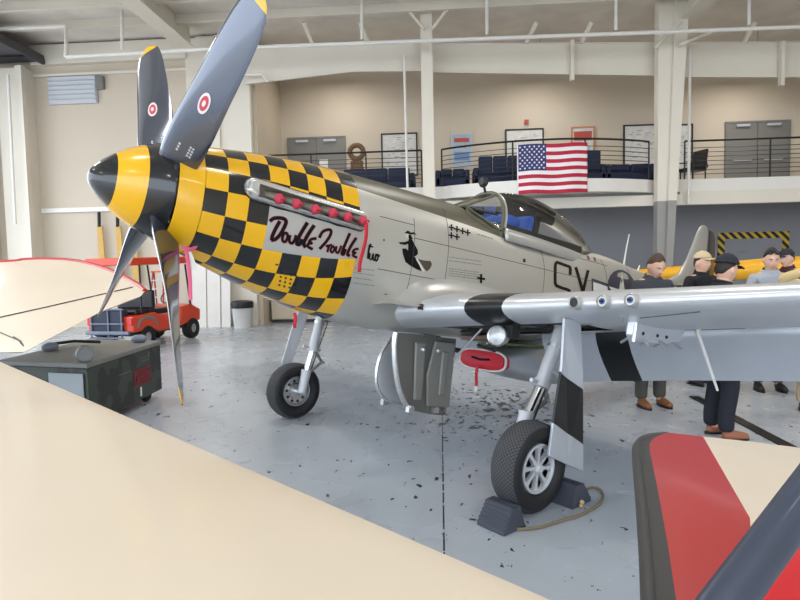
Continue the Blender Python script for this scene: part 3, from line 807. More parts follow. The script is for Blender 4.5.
# kill crosses and stencil rows
mb = MB()
def cross(cx, cy, r):
    mb = MB(); k_ = .3
    for pts_ in ([(cx-r, cy-.15*r), (cx+r, cy+.15*r)], [(cx, cy-r*1.15), (cx, cy+r*1.15)]): ribbon(mb, pts_, r*.62, inkm, .003)
    mb.build('black_cross', AC)
for x, y in ((55, 62), (100, 76), (147, 92), (190, 105), (53, 128), (100, 140)): cross(445+x/8.33, 220+y/8.33, 2.4)
cross(445+301/8.33, 220+488/8.33, 3.4)
sten = mat('stencil_grey', (120, 118, 114), .6); mb = MB(); random.seed(4)
def rows(x0, y0, x1, nrow, dy, slope, seed=0):
    for r in range(nrow):
        x = x0+random.random(); y = y0+r*dy
        while x < x1-1.2:
            l = .7+random.random()*2.0; xe = min(x+l, x1); ribbon(mb, [(x, y+(x-x0)*slope), (xe, y+(xe-x0)*slope)], .75, sten, .003); x = xe+.7+random.random()*.7
rows(449.5, 257, 482, 2, 3.6, .14); rows(449, 268.5, 480, 4, 2.3, .13); rows(477, 234, 493, 1, 2, .3)
rows(354.5, 268, 374, 1, 2, .12); rows(353.5, 272.5, 374, 3, 5.2, .14)
mb.build('stencil_marks', AC)
mb = MB()
for px, py, w, h in ((524.3, 260.3, 2.6, 3.6), (528, 238, 7, 1.2), (384, 240, 1.4, 1.8), (386, 294, 3, .9), (277, 264.5, 3, 1.6)):
    decal_poly(mb, [(px-w/2, py-h/2), (px+w/2, py-h/2+.15*w), (px+w/2, py+h/2+.15*w), (px-w/2, py+h/2)], blackm, .003)
mb.build('access_holes', AC)
decal = MB()
for i in range(4):
    for j in range(4):
        px, py = 281.5+i*5+j*-.7, 272.8+j*4.1+i*1.25
        decal_poly(decal, [(px+1.25*math.cos(a*PI/3), py+1.25*math.sin(a*PI/3)) for a in range(6)], blackm, .003)
decal.build('cooling_holes', AC)
decal = MB()
for px, py in ((594.5, 259)  , (588, 257.5)): decal_poly(decal, [(px-1.6, py-2.5), (px+1, py-1.5), (px+2.2, py+2.5), (px-.4, py+2)], mat('maroon_mark', (108, 70, 68), .5), .003)
decal.build('filler_marks', AC)

# ---- propeller
def blade(a):
    rh = Vector((0, -math.sin(a), math.cos(a))); th_ = Vector((0, math.cos(a), math.sin(a))); fw = Vector((-1, 0, 0)); hub = Vector((.505, 0, 0))
    R0, R1, N = .30, 1.725, 40; K = 18
    def geo(u):
        r = R0+(R1-R0)*u
        c = hermite([0, .12, .3, .55, .8, .92, .97, 1], [.27, .30, .315, .315, .285, .235, .16, .03], u)
        be = math.radians(hermite([0, .14, .35, .56, 1], [60, 52, 40, 32, 27], u)); t = hermite([0, .25, .6, 1], [.085, .05, .03, .012], u)
        return r, c, be, t
    def P(u, v):
        r, c, be, t = geo(u); ph = 2*PI*v; xi = .5*c*math.cos(ph); eta = t*.5*math.sin(ph)*(1+.35*math.cos(ph))
        if eta < 0: eta *= .45
        ch = th_*math.cos(be)+fw*math.sin(be); nr = rh.cross(ch)
        if nr.dot(fw) < 0: nr = -nr
        sweep = .0
        return hub+rh*r+ch*(xi+sweep)+nr*eta
    def mf(i, j): return yellowp if (i+.5)/N > .945 else bladep
    mb = MB(); mb.grid(P, N, K, bladep, mf); mb.add([P(0, k/K) for k in range(K)], [tuple(range(K))], blackm)
    o = mb.build('propeller_blade', AC, smooth=True)
    # maker's oval and stencil blocks on the front face
    def Q(u, xi, off=.003):
        r, c, be, t = geo(u); v = math.acos(max(-1, min(1, xi/(.5*c))))/(2*PI)
        p = P(u, v); ch = th_*math.cos(be)+fw*math.sin(be); nr = rh.cross(ch)
        if nr.dot(fw) < 0: nr = -nr
        return p+nr*off
    mb = MB()
    for sc_, M_, of in ((1, mat('oval_white', (228, 214, 214), .4), .003), (.72, mat('oval_red', (190, 70, 78), .4), .0045), (.3, mat('oval_white', (228, 214, 214), .4), .006)):
        vs = [Q(.41+.058*sc_*math.cos(2*PI*k/20), .042*sc_*math.sin(2*PI*k/20), of) for k in range(20)]; mb.add(vs, [tuple(range(20))], M_)
    mb.build('oval_badge', o)
    mb = MB()
    for xi0, n_, wd in ((-.055, 4, .02), (-.075, 4, .02), (.02, 3, .022)):
        for k in range(n_):
            u0 = .10+k*.018; vs = [Q(u0, xi0), Q(u0+.012, xi0), Q(u0+.012, xi0+wd*.7), Q(u0, xi0+wd*.7)]; mb.add(vs, [(0, 1, 2, 3)], lightgrey)
    mb.build('stencil_block', o)
    return o
PHI = math.radians(-35.04)
for k in range(4): blade(PHI+k*PI/2)

# ---- wings
def foil(c, tr, n=22):
    """closed loop of (x, z): upper TE -> LE -> lower TE; unit chord times c"""
    out = []
    def yt(x): return 5*tr*(.2969*math.sqrt(x)-.126*x-.3516*x*x+.2843*x**3-.1036*x**4)
    for k in range(n+1):
        x = .5*(1+math.cos(PI*k/n)); out.append((x*c, yt(x)*c*1.06))
    for k in range(1, n+1):
        x = .5*(1-math.cos(PI*k/n)); out.append((x*c, -yt(x)*c*.94))
    return out
YS = [.15, .40, .8, 1.2, 1.55, 1.9, 2.3, 2.8, 3.4, 4.2, 5.0, 5.4, 5.58, 5.66]
def wing_geo(y):
    le = hermite([.15, .4, .8, 1.2, 1.55, 5.2, 5.5, 5.66], [2.52, 2.59, 2.66, 2.74, 2.82, 3.03, 3.12, 3.35], y)
    te = hermite([.15, .4, 5.2, 5.5, 5.66], [5.08, 5.05, 4.36, 4.28, 4.0], y)
    z = -.635+.0865*(y-.4); tr = hermite([.15, 1.55, 5.66], [.155, .145, .11], y)
    return le, te-le, z, tr
FL0, FL1 = .50, 3.12
def in_flap(y): return FL0 <= y <= FL1
def wing(sgn):
    wm = mat('wing_paint_%d' % sgn, (205, 207, 210), .3, metal=.5, var=.06, vscale=1.5)
    if len(wm.node_tree.nodes) < 9 or True:
        if not wm.get('banded'):
            wm['banded'] = 1
            band_into(wm, (18, 18, 20), lambda nt, x, y, z: between(nt, mathn(nt, 'MULTIPLY', y, sgn), 1.07, 1.41))
    ys = sorted(set(YS+[FL0, FL0-.001, FL1, FL1+.001]+[.3+.15*k for k in range(36)])); n = 22
    def loop(y):
        le, c, z, tr = wing_geo(y); f = foil(c, tr, n); cut = .80 if in_flap(y) else 1.
        return [Vector((le+min(x, cut*c), sgn*y, z+zz if x <= cut*c else z+np.interp(cut, [0, 1], [0, 0])+zz*(1 if x <= cut*c else .0)+(.0))) for x, zz in f]
    L = []
    for y in ys:
        le, c, z, tr = wing_geo(y); f = foil(c, tr, n); cut = (.80 if in_flap(y) else 1.)*c
        up = [p for p in f[:n+1]]; lo = [p for p in f[n:]]
        ux = sorted(up); lx = sorted(lo)
        pts = []
        for x, zz in f[:n+1]:
            xx = min(x, cut); pts.append((xx, np.interp(xx, [p[0] for p in ux], [p[1] for p in ux])))
        for x, zz in f[n+1:]:
            xx = min(x, cut); pts.append((xx, np.interp(xx, [p[0] for p in lx], [p[1] for p in lx])))
        L.append([Vector((le+x, sgn*y, z+zz)) for x, zz in pts])
    mb = MB(); m_ = len(L[0]); vs = [p for l in L for p in l]; fs = []; fw_ = []
    for i in range(len(L)-1):
        for k in range(m_):
            a, b_, c_, d_ = i*m_+k, i*m_+(k+1) % m_, (i+1)*m_+(k+1) % m_, (i+1)*m_+k
            q = (vs[a]+vs[b_]+vs[c_]+vs[d_])/4; y = abs(q.y); le, c, z, tr = wing_geo(y)
            lower = n+2 <= k < m_-1
            if lower and .22 < y < 2.0 and le+.30 < q.x < le+(1.02 if y < 1.35 else .72): continue   # open wheel well
            fs.append((a, b_, c_, d_))
    fs.append(tuple(range((len(L)-1)*m_, len(L)*m_)))
    mb.add(vs, fs, wm)
    w = mb.build('wing', AC, smooth=True, sharp=50)
    # well roof, ribs and spar seen through the opening
    mb = MB()
    for y in (.32, .62, .95, 1.32, 1.7):
        le, c, z, tr = wing_geo(y); mb.box((le+.66, sgn*y, z-.03), (.75, .02, .17), wellgrn)
    for f in (.31, 1.0):
        mb.prism([(wing_geo(.22)[0]+f, sgn*.22, wing_geo(.22)[2]-.14), (wing_geo(2.0)[0]+f, sgn*2.0, wing_geo(2.0)[2]-.12), (wing_geo(2.0)[0]+f, sgn*2.0, wing_geo(2.0)[2]+.1), (wing_geo(.22)[0]+f, sgn*.22, wing_geo(.22)[2]+.1)], (.015, 0, 0), darkin)
    mb.tube([(wing_geo(.4)[0]+.5, sgn*.4, -.72), (wing_geo(1.5)[0]+.5, sgn*1.5, -.63)], .03, blackm, 8); mb.tube([(wing_geo(.4)[0]+.8, sgn*.4, -.7), (wing_geo(1.4)[0]+.85, sgn*1.4, -.63)], .02, steel, 8)
    mb.build('wheel_well', w)
    # drooped flap
    fm_ = mat('flap_paint_%d' % sgn, (203, 206, 212), .3, metal=.4, var=.05)
    if not fm_.get('banded'):
        fm_['banded'] = 1; band_into(fm_, (18, 18, 20), lambda nt, x, y, z: between(nt, mathn(nt, 'MULTIPLY', y, sgn), 1.20, 1.56))
    ang = math.radians(54); mb = MB(); vs = []; K = 14
    for y in (FL0+.01, 1.2, 2., FL1-.01):
        le, c, z, tr = wing_geo(y); hx = le+.80*c-.02; hz = z-.035; fl = .29*c
        for k in range(K):
            t = 2*PI*k/K; xx = .5*fl*(1-math.cos(t)); th2 = .075*c*.30*math.sin(t)*(1-xx/fl)**.6*1.6
            vs.append(Vector((hx+xx*math.cos(ang)+th2*math.sin(ang), sgn*y, hz-xx*math.sin(ang)+th2*math.cos(ang))))
    fs = [(i*K+k, i*K+(k+1) % K, (i+1)*K+(k+1) % K, (i+1)*K+k) for i in range(3) for k in range(K)]+[tuple(range(K)), tuple(range(3*K, 4*K))]
    mb.add(vs, fs, fm_); mb.build('flap', AC, smooth=True, sharp=50)
    # root fillet
    mb = MB()
    def fil(u, v):
        x = 2.30+(4.9-2.30)*u; le, c, z, tr = wing_geo(.42+.28*v)
        xr = max(0.0, min(1, (x-le)/c)); zz = 5*tr*(.2969*math.sqrt(xr)-.126*xr-.3516*xr*xr+.2843*xr**3-.1036*xr**4)*c*1.06
        zw = z+zz; k = (1-v)**2.2
        zf = zw+.17*k*min(1, max(0, (x-2.30)/.35)); yb = abs(side(x, min(.2, zf)).y)-.02
        return Vector((x, sgn*(yb+(.30)*v), zf if v < 1 else zw-.004))
    mb.grid(fil, 30, 10, silver); mb.build('wing_fillet', AC, smooth=True)
    return w
wing(-1); wing(1)
def wing_low(y, x):
    le, c, z, tr = wing_geo(abs(y)); xr = max(0, min(1, (x-le)/c)); return z-5*tr*(.2969*math.sqrt(xr)-.126*xr-.3516*xr*xr+.2843*xr**3-.1036*xr**4)*c*.94
# gun ports along the port leading edge
for k, (px, py) in enumerate(((576.5, 301), (604.5, 299.7), (632.3, 298.8))):
    y = None
    best = None
    for q in range(200):
        yy = -1.6-q*.008; le, c, z, tr = wing_geo(-yy); p = bodyp(px, py, 1, yy)
        if best is None or abs(p.x-le) < best[0]: best = (abs(p.x-le), yy, p.z, le)
    _, yy, zz, le = best
    zz = wing_geo(-yy)[2]+.005
    MB().lathe([(le-.03, .034), (le-.038, .040), (le-.03, .046), (le+.06, .052)], silver, Matrix.Translation((0, yy, zz)), 20).build('gun_port_collar', AC, smooth=True)
    mb = MB(); mb.lathe([(le-.028, 0), (le-.028, .036)], blackm if k == 0 else starwhite, Matrix.Translation((0, yy, zz)), 20)
    if k > 0:
        mb.lathe([(le-.055, 0), (le-.055, .011), (le-.03, .011)], blackm, Matrix.Translation((0, yy, zz)), 12)
        mb.lathe([(le-.032, .010), (le-.031, .023)], mat('blue_muzzle_ring', (70, 92, 150), .4), Matrix.Translation((0, yy, zz)), 16)
    mb.build('gun_muzzle', AC, smooth=True)
mb = MB(); p = bodyp(419, 310.5, 1, -.62); le, c, z, tr = wing_geo(.62); mb.box((le-.002, -.62, z+.01), (.02, .055, .05), blackm); mb.build('gun_camera_window', AC)
# underwing pylon, tie-down rod
def low_hit(px, py):
    best = None
    for q in range(300):
        yy = -1.6-q*.008; p = bodyp(px, py, 1, yy); zl = wing_low(yy, p.x); le, c, z, tr = wing_geo(-yy)
        if p.x < le+.05 or p.x > le+c: continue
        e_ = abs(p.z-zl)
        if best is None or e_ < best[0]: best = (e_, Vector((p.x, yy, zl)))
    return best[1]
A_ = low_hit(631, 322)
L_ = .80; PY = A_.y
zl0, zl1 = wing_low(PY, A_.x), wing_low(PY, A_.x+L_)
py_ = MB()
prof_ = [(A_.x, zl0+.02), (A_.x-.01, zl0-.09), (A_.x+.03, zl0-.125), (A_.x+.2, zl0-.13), (A_.x+.5, zl0-.125), (A_.x+.70, zl1-.10), (A_.x+L_, zl1+.02)]
py_.prism([(x, PY-.032, z) for x, z in prof_], (0, .064, 0), wsilver); pyl = py_.build('underwing_pylon', AC, bevel=.012)
MB().tube([(A_.x+.015, PY-.03, zl0-.0), (A_.x+.0, PY-.03, zl0-.14)], .016, steel, 10).build('pylon_nose_rod', pyl)
for dx in (.06, .34, .55):
    MB().tube([(A_.x+dx, PY-.12, zl0-.15), (A_.x+dx+.02, PY-.05, zl0-.11), (A_.x+dx+.02, PY+.05, zl0-.11), (A_.x+dx+.04, PY+.12, zl0-.15)], .011, steel, 8).build('sway_brace', pyl, smooth=True)
mb = MB()
for dx in (.12, .33, .47): mb.ball((A_.x+dx, PY-.033, zl0-.07), .014, blackm, 8, 6)
mb.build('pylon_bolts', pyl)
B_ = low_hit(697, 337.5); e1 = bodyp(717.5, 390.5, 1, B_.y-.06)
MB().tube([B_+Vector((0, 0, .03)), B_+Vector((.0, 0, -.02)), e1], [.035, .016, .0095], whitep, 10).build('pitot_rod', AC, smooth=True)
p = low_hit(622, 317.5); MB().tube([p, p+Vector((-.02, -.02, -.03))], .012, steel, 8).build('wing_drain', AC)
for (pa, pb) in (((664, 333), (745, 331)), ((640, 318), (700, 312))):
    a = low_hit(*pa); c_ = low_hit(*pb); pts = [a+(c_-a)*k/6 for k in range(7)]
    MB().tube([Vector((q.x, q.y, wing_low(q.y, q.x)-.001)) for q in pts], .004, seam, 4).build('panel_seam', AC)

# ---- belly radiator scoop
def scoop(u, v, inset=0.):
    x = 4.20+(7.1-4.20)*u
    hw = hermite([0, .15, .5, .8, 1], [.335, .38, .39, .32, .26], u)-inset; top = hermite([0, .3, 1], [-.965, -.72, -.40], u)-inset*.6
    bot = hermite([0, .12, .35, .6, .85, 1], [-1.165, -1.24, -1.30, -1.20, -.92, -.74], u)+inset; t = 2*PI*v; n = 3.2
    zc = (top+bot)/2; hh = (top-bot)/2; c, s_ = math.cos(t), math.sin(t)
    return Vector((x+.06*(zc-.0)*0, hw*math.copysign(abs(s_)**(2/n), s_), zc+hh*math.copysign(abs(c)**(2/n), c)))
gsk = mat('scoop_silver', (176, 178, 182), .36, metal=.5, var=.06)
MB().grid(scoop, 40, 48, gsk).build('radiator_scoop', AC, smooth=True)
MB().grid(lambda u, v: scoop(u*.1+.002, v, .014), 4, 48, darkin).build('scoop_throat', AC, smooth=True)
MB().grid(lambda u, v: Vector((4.15+.75*u, -.35+.7*v, -.86+.02*u)), 4, 4, mat('green_primer', (98, 110, 62), .6)).build('belly_panel', AC, solid=.02)
# red cover plugged into the scoop
pts = [scoop(0, k/48, -.012) for k in range(48)]
cen = sum(pts, Vector())/48
e = empty('intake_cover', 'red padded cover with white piping plugging the belly air scoop', 'cover', mw=MAC @ Matrix.Translation(cen))
mb = MB(); q = [(p-cen) for p in pts]; n = len(q)
r0 = [p*.93+Vector((-.05, 0, 0)) for p in q]; r1 = [p*.6+Vector((-.065, 0, 0)) for p in q]; rb = [p*.97+Vector((.06, 0, 0)) for p in q]
mb.add(rb+q+r0+r1, [(i+k*n, (i+1) % n+k*n, (i+1) % n+(k+1)*n, i+(k+1)*n) for k in range(3) for i in range(n)]+[tuple(range(3*n, 4*n))], redp)
mb.build('cover_pad', e, smooth=True)
MB().tube([p*1.0+Vector((-.03, 0, 0)) for p in q], .014, starwhite, 8, closed=True).build('piping', e, smooth=True)
mb = MB(); mb.grid(lambda u, v: Vector((-.10-.01*math.sin(u*6), -.03+.045*v, -.06-.30*u)), 10, 2, redp, lambda i, j: redp if i < 8 else starwhite); mb.build('streamer', e, smooth=True, solid=.004)
mb = MB(); mb.tube([(-.075, .12, .02), (-.075, .0, .0), (-.075, -.14, .015)], .012, inkm, 6); mb.build('handle_strap', e)
MB().tube([(0, -.0+.38, .06), (-.02, .5, .07), (-.03, .58, .06)], .03, blackm, 8).build('hose_end', e)

# ---- main landing gear
def gear(sgn):
    yw = 1.80*sgn; W = Vector((2.835, yw, -1.718))
    tire_prof = []
    R, r_, w_ = .335, .185, .115
    pts = [(-.075, .185), (-.10, .20), (-.117, .235), (-.118, .27), (-.105, .305), (-.07, .328), (-.03, .336), (0, .338), (.03, .336), (.07, .328), (.105, .305), (.118, .27), (.117, .235), (.10, .20), (.075, .185)]
    mtx = Matrix.Translation(W) @ Matrix.Rotation(PI/2, 4, 'Z')
    tread = mat('tire_tread', (40, 40, 42), .8)
    nt = tread.node_tree
    if not tread.get('tr'):
        tread['tr'] = 1; b = nt.nodes['Principled BSDF']; tc = nt.nodes.new('ShaderNodeTexCoord'); sp = nt.nodes.new('ShaderNodeSeparateXYZ'); nt.links.new(tc.outputs['Object'], sp.inputs[0])
        ang = mathn(nt, 'ARCTAN2', sp.outputs[2], sp.outputs[0])
        def dia(s_):
            v = mathn(nt, 'ADD', mathn(nt, 'MULTIPLY', ang, 11), mathn(nt, 'MULTIPLY', sp.outputs[1], 34*s_)); return mathn(nt, 'ABSOLUTE', mathn(nt, 'SUBTRACT', mathn(nt, 'FRACT', v), .5))
        g = mathn(nt, 'GREATER_THAN', mathn(nt, 'MINIMUM', dia(1), dia(-1)), .1)
        band_into(tread, (74, 74, 77), lambda nt, x, y, z: g)
        bp = nt.nodes.new('ShaderNodeBump'); bp.inputs['Strength'].default_value = .9; bp.inputs['Distance'].default_value = .012
        nt.links.new(g, bp.inputs['Height']); nt.links.new(bp.outputs['Normal'], b.inputs['Normal'])
    k0 = Matrix.Rotation(PI/2, 4, 'Z')
    o = MB().lathe(pts, rubberw, k0, 56, mats=[rubberw]*4+[tread]*6+[rubberw]*4).build('tire', AC, smooth=True); o.location = W
    # wheel disc with eight spokes and windows
    mb = MB(); s_ = sgn
    mb.lathe([(.075*s_, .185), (.095*s_, .182), (.098*s_, .168), (.085*s_, .158), (.06*s_, .155)], lightgrey, k0, 40)
    mb.lathe([(.03*s_, 0), (.03*s_, .16)], blackm, k0, 40)
    mb.lathe([(.11*s_, 0), (.11*s_, .026), (.095*s_, .04), (.05*s_, .045)], lightgrey, k0, 24)
    for k in range(8):
        a = 2*PI*k/8; d = Vector((math.cos(a), 0, math.sin(a))); t = Vector((-math.sin(a), 0, math.cos(a)))
        P4 = [d*.03-t*.016, d*.095-t*.011, d*.14-t*.017, d*.163-t*.045, d*.163+t*.045, d*.14+t*.017, d*.095+t*.011, d*.03+t*.016]
        mb.prism([p+Vector((0, (.052)*s_, 0)) for p in P4], (0, .03*s_, 0), lightgrey)
    # inboard face
    mb.lathe([(-.075*s_, .185), (-.09*s_, .178), (-.09*s_, .165), (-.06*s_, .15), (-.055*s_, .10), (-.08*s_, .09), (-.08*s_, .02)], steel, k0, 32)
    for k in range(10):
        a = 2*PI*k/10; mb.ball((.125*math.cos(a), -.062*s_, .125*math.sin(a)), .018, darkin, 8, 6)
    mb.build('wheel_hub', o, smooth=True, sharp=35)
    # oleo strut inboard of the wheel
    ys = 1.60*sgn
    top = Vector((3.02, ys+.02*sgn, -.58)); kn = Vector((2.92, ys, -1.18)); low = Vector((2.86, ys, -1.50)); ax = Vector((2.835, ys, -1.718))
    if sgn < 0:
        top = Vector((3.34, -1.64, -.56))
        kn = Vector((3.13, -1.62, -1.12)); low = Vector((2.98, -1.61, -1.40)); ax = Vector((2.835, -1.61, -1.718))
    st = MB().tube([top, top+(kn-top)*.35, kn], [.062, .06, .058], lightgrey, 16).build('gear_strut', AC, smooth=True)
    MB().tube([kn, low], .041, chrome, 14).build('oleo_piston', st, smooth=True)
    MB().tube([low+Vector((0, 0, .06)), low, low+(ax-low)*.6, ax], [.06, .058, .052, .05], lightgrey, 14).build('axle_fork', st, smooth=True)
    MB().tube([ax, W+Vector((0, -.02*sgn, 0))], .035, steel, 14).build('axle', st, smooth=True)
    mb = MB(); d = (kn-top).normalized()
    mb.tube([kn-d*.02, kn+d*.035], .07, lightgrey, 16); MB().tube([top+(kn-top)*.45, top+(kn-top)*.49], .066, steel, 16).build('strut_band', st, smooth=True)
    mb.tube([kn+Vector((-.14, 0, .02)), kn+Vector((.1, -.0, -.02))], .018, lightgrey, 8); mb.build('strut_collar', st, smooth=True)
    mb = MB(); kx = (kn+low)/2+Vector((.17, 0, -.0))
    mb.tube([kn+Vector((.04, 0, -.03)), kx], .02, darkdoor, 8); mb.tube([kx, low+Vector((.05, 0, .03))], .02, darkdoor, 8); mb.tube([kx+Vector((0, -.05, 0)), kx+Vector((0, .05, 0))], .02, steel, 8)
    mb.build('torque_link', st, smooth=True)
    MB().tube([top+Vector((.05, -.05*sgn, 0)), (top+kn)/2+Vector((.085, -.04*sgn, 0)), kn+Vector((.08, 0, .02)), low+Vector((.07, .03*sgn, 0)), ax+Vector((.06, .03*sgn, .08))], .008, blackm, 6).build('brake_hose', st, smooth=True)
    # outboard strut door
    gm = mat('gear_door_paint', (188, 191, 197), .34, metal=.4, var=.05)
    if not gm.get('banded'):
        gm['banded'] = 1
        band_into(gm, (16, 16, 18), lambda nt, x, y, z: between(nt, mathn(nt, 'ADD', z, mathn(nt, 'MULTIPLY', mathn(nt, 'SUBTRACT', x, 3.05), .42)), -1.45, -1.06))
    y0 = 1.955*sgn
    if sgn > 0: gm = lightgrey
    poly = [(2.86, y0-.04, -.62), (3.0, y0-.04, -.62), (2.94, y0, -1.0), (2.84, y0, -1.42), (2.70, y0, -1.42), (2.78, y0, -1.0)] if sgn > 0 else [(2.93, y0-.04*sgn, -.60), (3.14, y0-.04*sgn, -.60), (3.18, y0, -1.0), (3.25, y0, -1.4), (3.31, y0, -1.75), (3.1, y0+.0, -1.69), (2.85, y0, -1.61), (2.87, y0, -1.3), (2.90, y0, -.95)]
    MB().prism(poly, (0, -.022*sgn, 0), gm).build('gear_door', AC, bevel=.005)
    MB().tube([kn+Vector((.05, .03*sgn, .1)), Vector((3.1, y0-.03*sgn, -1.05))], .014, steel, 8).build('door_link', AC)
    # clamshell inner door hung from the keel
    yk = .14*sgn
    Pd = [(2.75, -.86), (2.75, -.98), (2.79, -1.18), (2.87, -1.40), (2.99, -1.56), (3.07, -1.61), (3.30, -1.645), (3.50, -1.66), (3.56, -1.62), (3.56, -1.2), (3.56, -.86)]
    if sgn > 0: Pd = [(3.02, -.86), (2.86, -1.08), (2.82, -1.3), (2.87, -1.46), (3.0, -1.56), (3.3, -1.62), (3.5, -1.62), (3.56, -1.2), (3.56, -.86)]
    Mi, Mo = (wellgrn, wellgrn) if sgn < 0 else (lightgrey, lightgrey)
    d_ = MB().prism([(x, yk, z) for x, z in Pd], (0, .03*sgn, 0), Mi).build('wheel_well_door', AC, bevel=.004)
    rim = [Vector((x, yk+.02*sgn, z)) for x, z in Pd[:6]]
    MB().tube(smoothpath(rim, 5), .028 if sgn < 0 else .02, silv2, 10, flat=1.).build('door_rim', d_, smooth=True)
    mb = MB(); yy = yk+.035*sgn
    rg = mat('door_rib_grey', (140, 138, 132), .45, metal=.4)
    mb.prism([(2.98, yy, -.93), (3.12, yy, -.93), (3.14, yy, -1.5), (3.04, yy, -1.5)], (0, .03*sgn, 0), rg)
    mb.prism([(3.24, yy, -.90), (3.52, yy, -.90), (3.53, yy, -1.58), (3.22, yy, -1.56), (3.17, yy, -1.25)], (0, .035*sgn, 0), rg)
    mb.prism([(3.33, yy+.03*sgn, -1.0), (3.42, yy+.03*sgn, -1.0), (3.42, yy+.03*sgn, -1.45), (3.34, yy+.03*sgn, -1.45)], (0, .03*sgn, 0), rg)
    mb.build('door_stiffener', d_, bevel=.015)
    mb = MB()
    for x, z in ((3.0, -1.57), (3.33, -1.58), (3.5, -1.58)): mb.tube([(x, yy, z), (x, yy+.06*sgn, z)], .022, steel, 8); mb.box((x, yy+.03*sgn, z-.02), (.07, .05, .05), steel)
    for x, z in ((3.08, -1.0), (3.28, -1.0)): mb.ball((x, yy+.03*sgn, z), .03, steel, 10, 8)
    mb.build('door_latch', d_)
    MB().tube([(3.5, yk, -1.15), (3.58, .5*sgn, -.72)], .012, steel, 8).build('door_actuator', d_)
gear(-1); gear(1)
# landing light hung in the port wheel well
p = bodyp(497, 336, 0, 3.0)
mb = MB(); ml = Matrix.Translation(p) @ Matrix.Rotation(math.radians(14), 4, 'Z')
ll = MB().lathe([(0, .075), (-.01, .088), (.02, .09), (.10, .07), (.13, .03), (.14, 0)], steel, ml, 24).build('landing_light', AC, smooth=True)
MB().lathe([(-.02, 0), (-.016, .04), (-.004, .076)], lensg, ml, 24).build('lamp_lens', ll, smooth=True)
mb = MB(); mb.box(p+Vector((.12, 0, .06)), (.1, .2, .14), darkin); mb.tube([p+Vector((.08, 0, -.06)), p+Vector((.1, .1, -.13)), p+Vector((.1, .3, -.1))], .015, blackm, 8); mb.build('lamp_bracket', ll)

# ---- cockpit, windscreen, canopy
zs = lambda x: .335-.02*(x-4)
def can(u, v, k=1.):
    x = 4.0+(6.05-4.0)*u
    top = hermite([4.0, 4.25, 4.6, 5.0, 5.4, 5.75, 6.05], [.80, .865, .90, .865, .76, .62, .48], x)
    hw = hermite([4.0, 4.4, 5.0, 5.6, 6.05], [.355, .375, .35, .26, .10], x)*k; b_ = zs(x); t = PI*(v-.5)
    lean = .0
    return Vector((x-(.10)*(1-u)*(math.cos(t) < 2)*(1-math.cos(t))*.9, hw*math.copysign(abs(math.sin(t))**(2/2.2), math.sin(t)), b_+(top*1.0-b_)*abs(math.cos(t))**(2/2.2)*(1 if k == 1 else k)))
can_ = MB().grid(can, 40, 40, glass).build('canopy', AC, smooth=True)
MB().tube([can(0, .02+.96*v/30)for v in range(31)], .017, silver, 8).build('canopy_bow', can_, smooth=True)
mb = MB()
for s_ in (0, 1):
    mb.grid(lambda u, v: can(u, s_)+Vector((0, (-.004 if s_ == 0 else .004)*(1)-(.03*v if s_ == 0 else -.03*v), .035-.135*v)), 30, 2, silver)
mb.build('canopy_frame', can_, smooth=True, solid=.012)
# windscreen
bowpts = [can(0, v/16)+Vector((-.045, 0, 0)) for v in range(17)]
fb = [Vector((3.50, -.15, .535)), Vector((3.50, .15, .535))]
tl_, tr_ = can(0, .36)+Vector((-.05, 0, 0)), can(0, .64)+Vector((-.05, 0, 0))
mb = MB(); mb.add([fb[0], fb[1], tr_, tl_], [(0, 1, 2, 3)], glass)
for s_, f_ in ((0, fb[0]), (1, fb[1])):
    arc = [can(0, (v/16 if s_ == 0 else 1-v/16))+Vector((-.05, 0, 0)) for v in range(0, 7)]
    mb.add([f_]+arc, [(0, i+1, i+2) for i in range(len(arc)-1)], glass)
ws = mb.build('windscreen', AC)
oliv2 = mat('windscreen_frame_olive', (92, 90, 72), .45)
mb = MB(); mb.tube(bowpts, .02, oliv2, 8); mb.tube([fb[0], tl_], .014, oliv2, 8); mb.tube([fb[1], tr_], .014, oliv2, 8); mb.tube(fb, .014, oliv2, 8)
for s_ in (-1, 1):
    b0 = can(0, 0 if s_ < 0 else 1)+Vector((-.06, 0, 0)); mb.tube([Vector((3.50, .15*s_, .535)), Vector((3.72, .26*s_, .42)), b0], .014, oliv2, 8)
mb.build('windscreen_frame', ws, smooth=True)
# olive skirt between deck and quarter windows
mb = MB()
for s_ in (-1, 1):
    b0 = can(0, 0 if s_ < 0 else 1)+Vector((-.045, 0, 0)); A0 = Vector((3.50, .15*s_, .535))
    lowp = [side(3.4+.5*k/6, .42-.16*k/6, .004, s_) for k in range(7)]; upp = [A0+(b0-A0)*k/6+Vector((0, 0, -.04*math.sin(PI*k/6))) for k in range(7)]
    mb.add(lowp+upp, [(i, i+1, 8+i, 7+i) for i in range(6)], olive)
mb.build('windscreen_skirt', AC, smooth=True)
# cockpit interior
blue = mat('blue_cushion', (58, 98, 186), .7)
mb = MB(); mb.box((4.62, 0, .42), (.1, .42, .5), darkin, RY(.15)); mb.build('seat_armor', AC, bevel=.02)
MB().box((4.55, 0, .52), (.10, .40, .26), blue, RY(.15)).build('seat_cushion', AC, bevel=.04)
MB().ball((4.22, -.02, .50), (.16, .25, .11), blue, 16, 10).build('blue_cover', AC, smooth=True)
mb = MB(); mb.grid(lambda u, v: Vector((3.58+.34*u, -.24+.48*v, .50+.06*math.sin(PI*v)+.02*u)), 6, 10, darkin); mb.build('glare_shield', AC, smooth=True, solid=.02)
MB().box((4.75, 0, .40), (1.5, .5, .1), darkin).build('cockpit_floor', AC)
mb = MB(); mb.box((3.86, 0, .57), (.04, .12, .09), blackm); mb.tube([(3.86, 0, .5), (3.86, 0, .58)], .02, blackm, 6); mb.build('gunsight', AC)
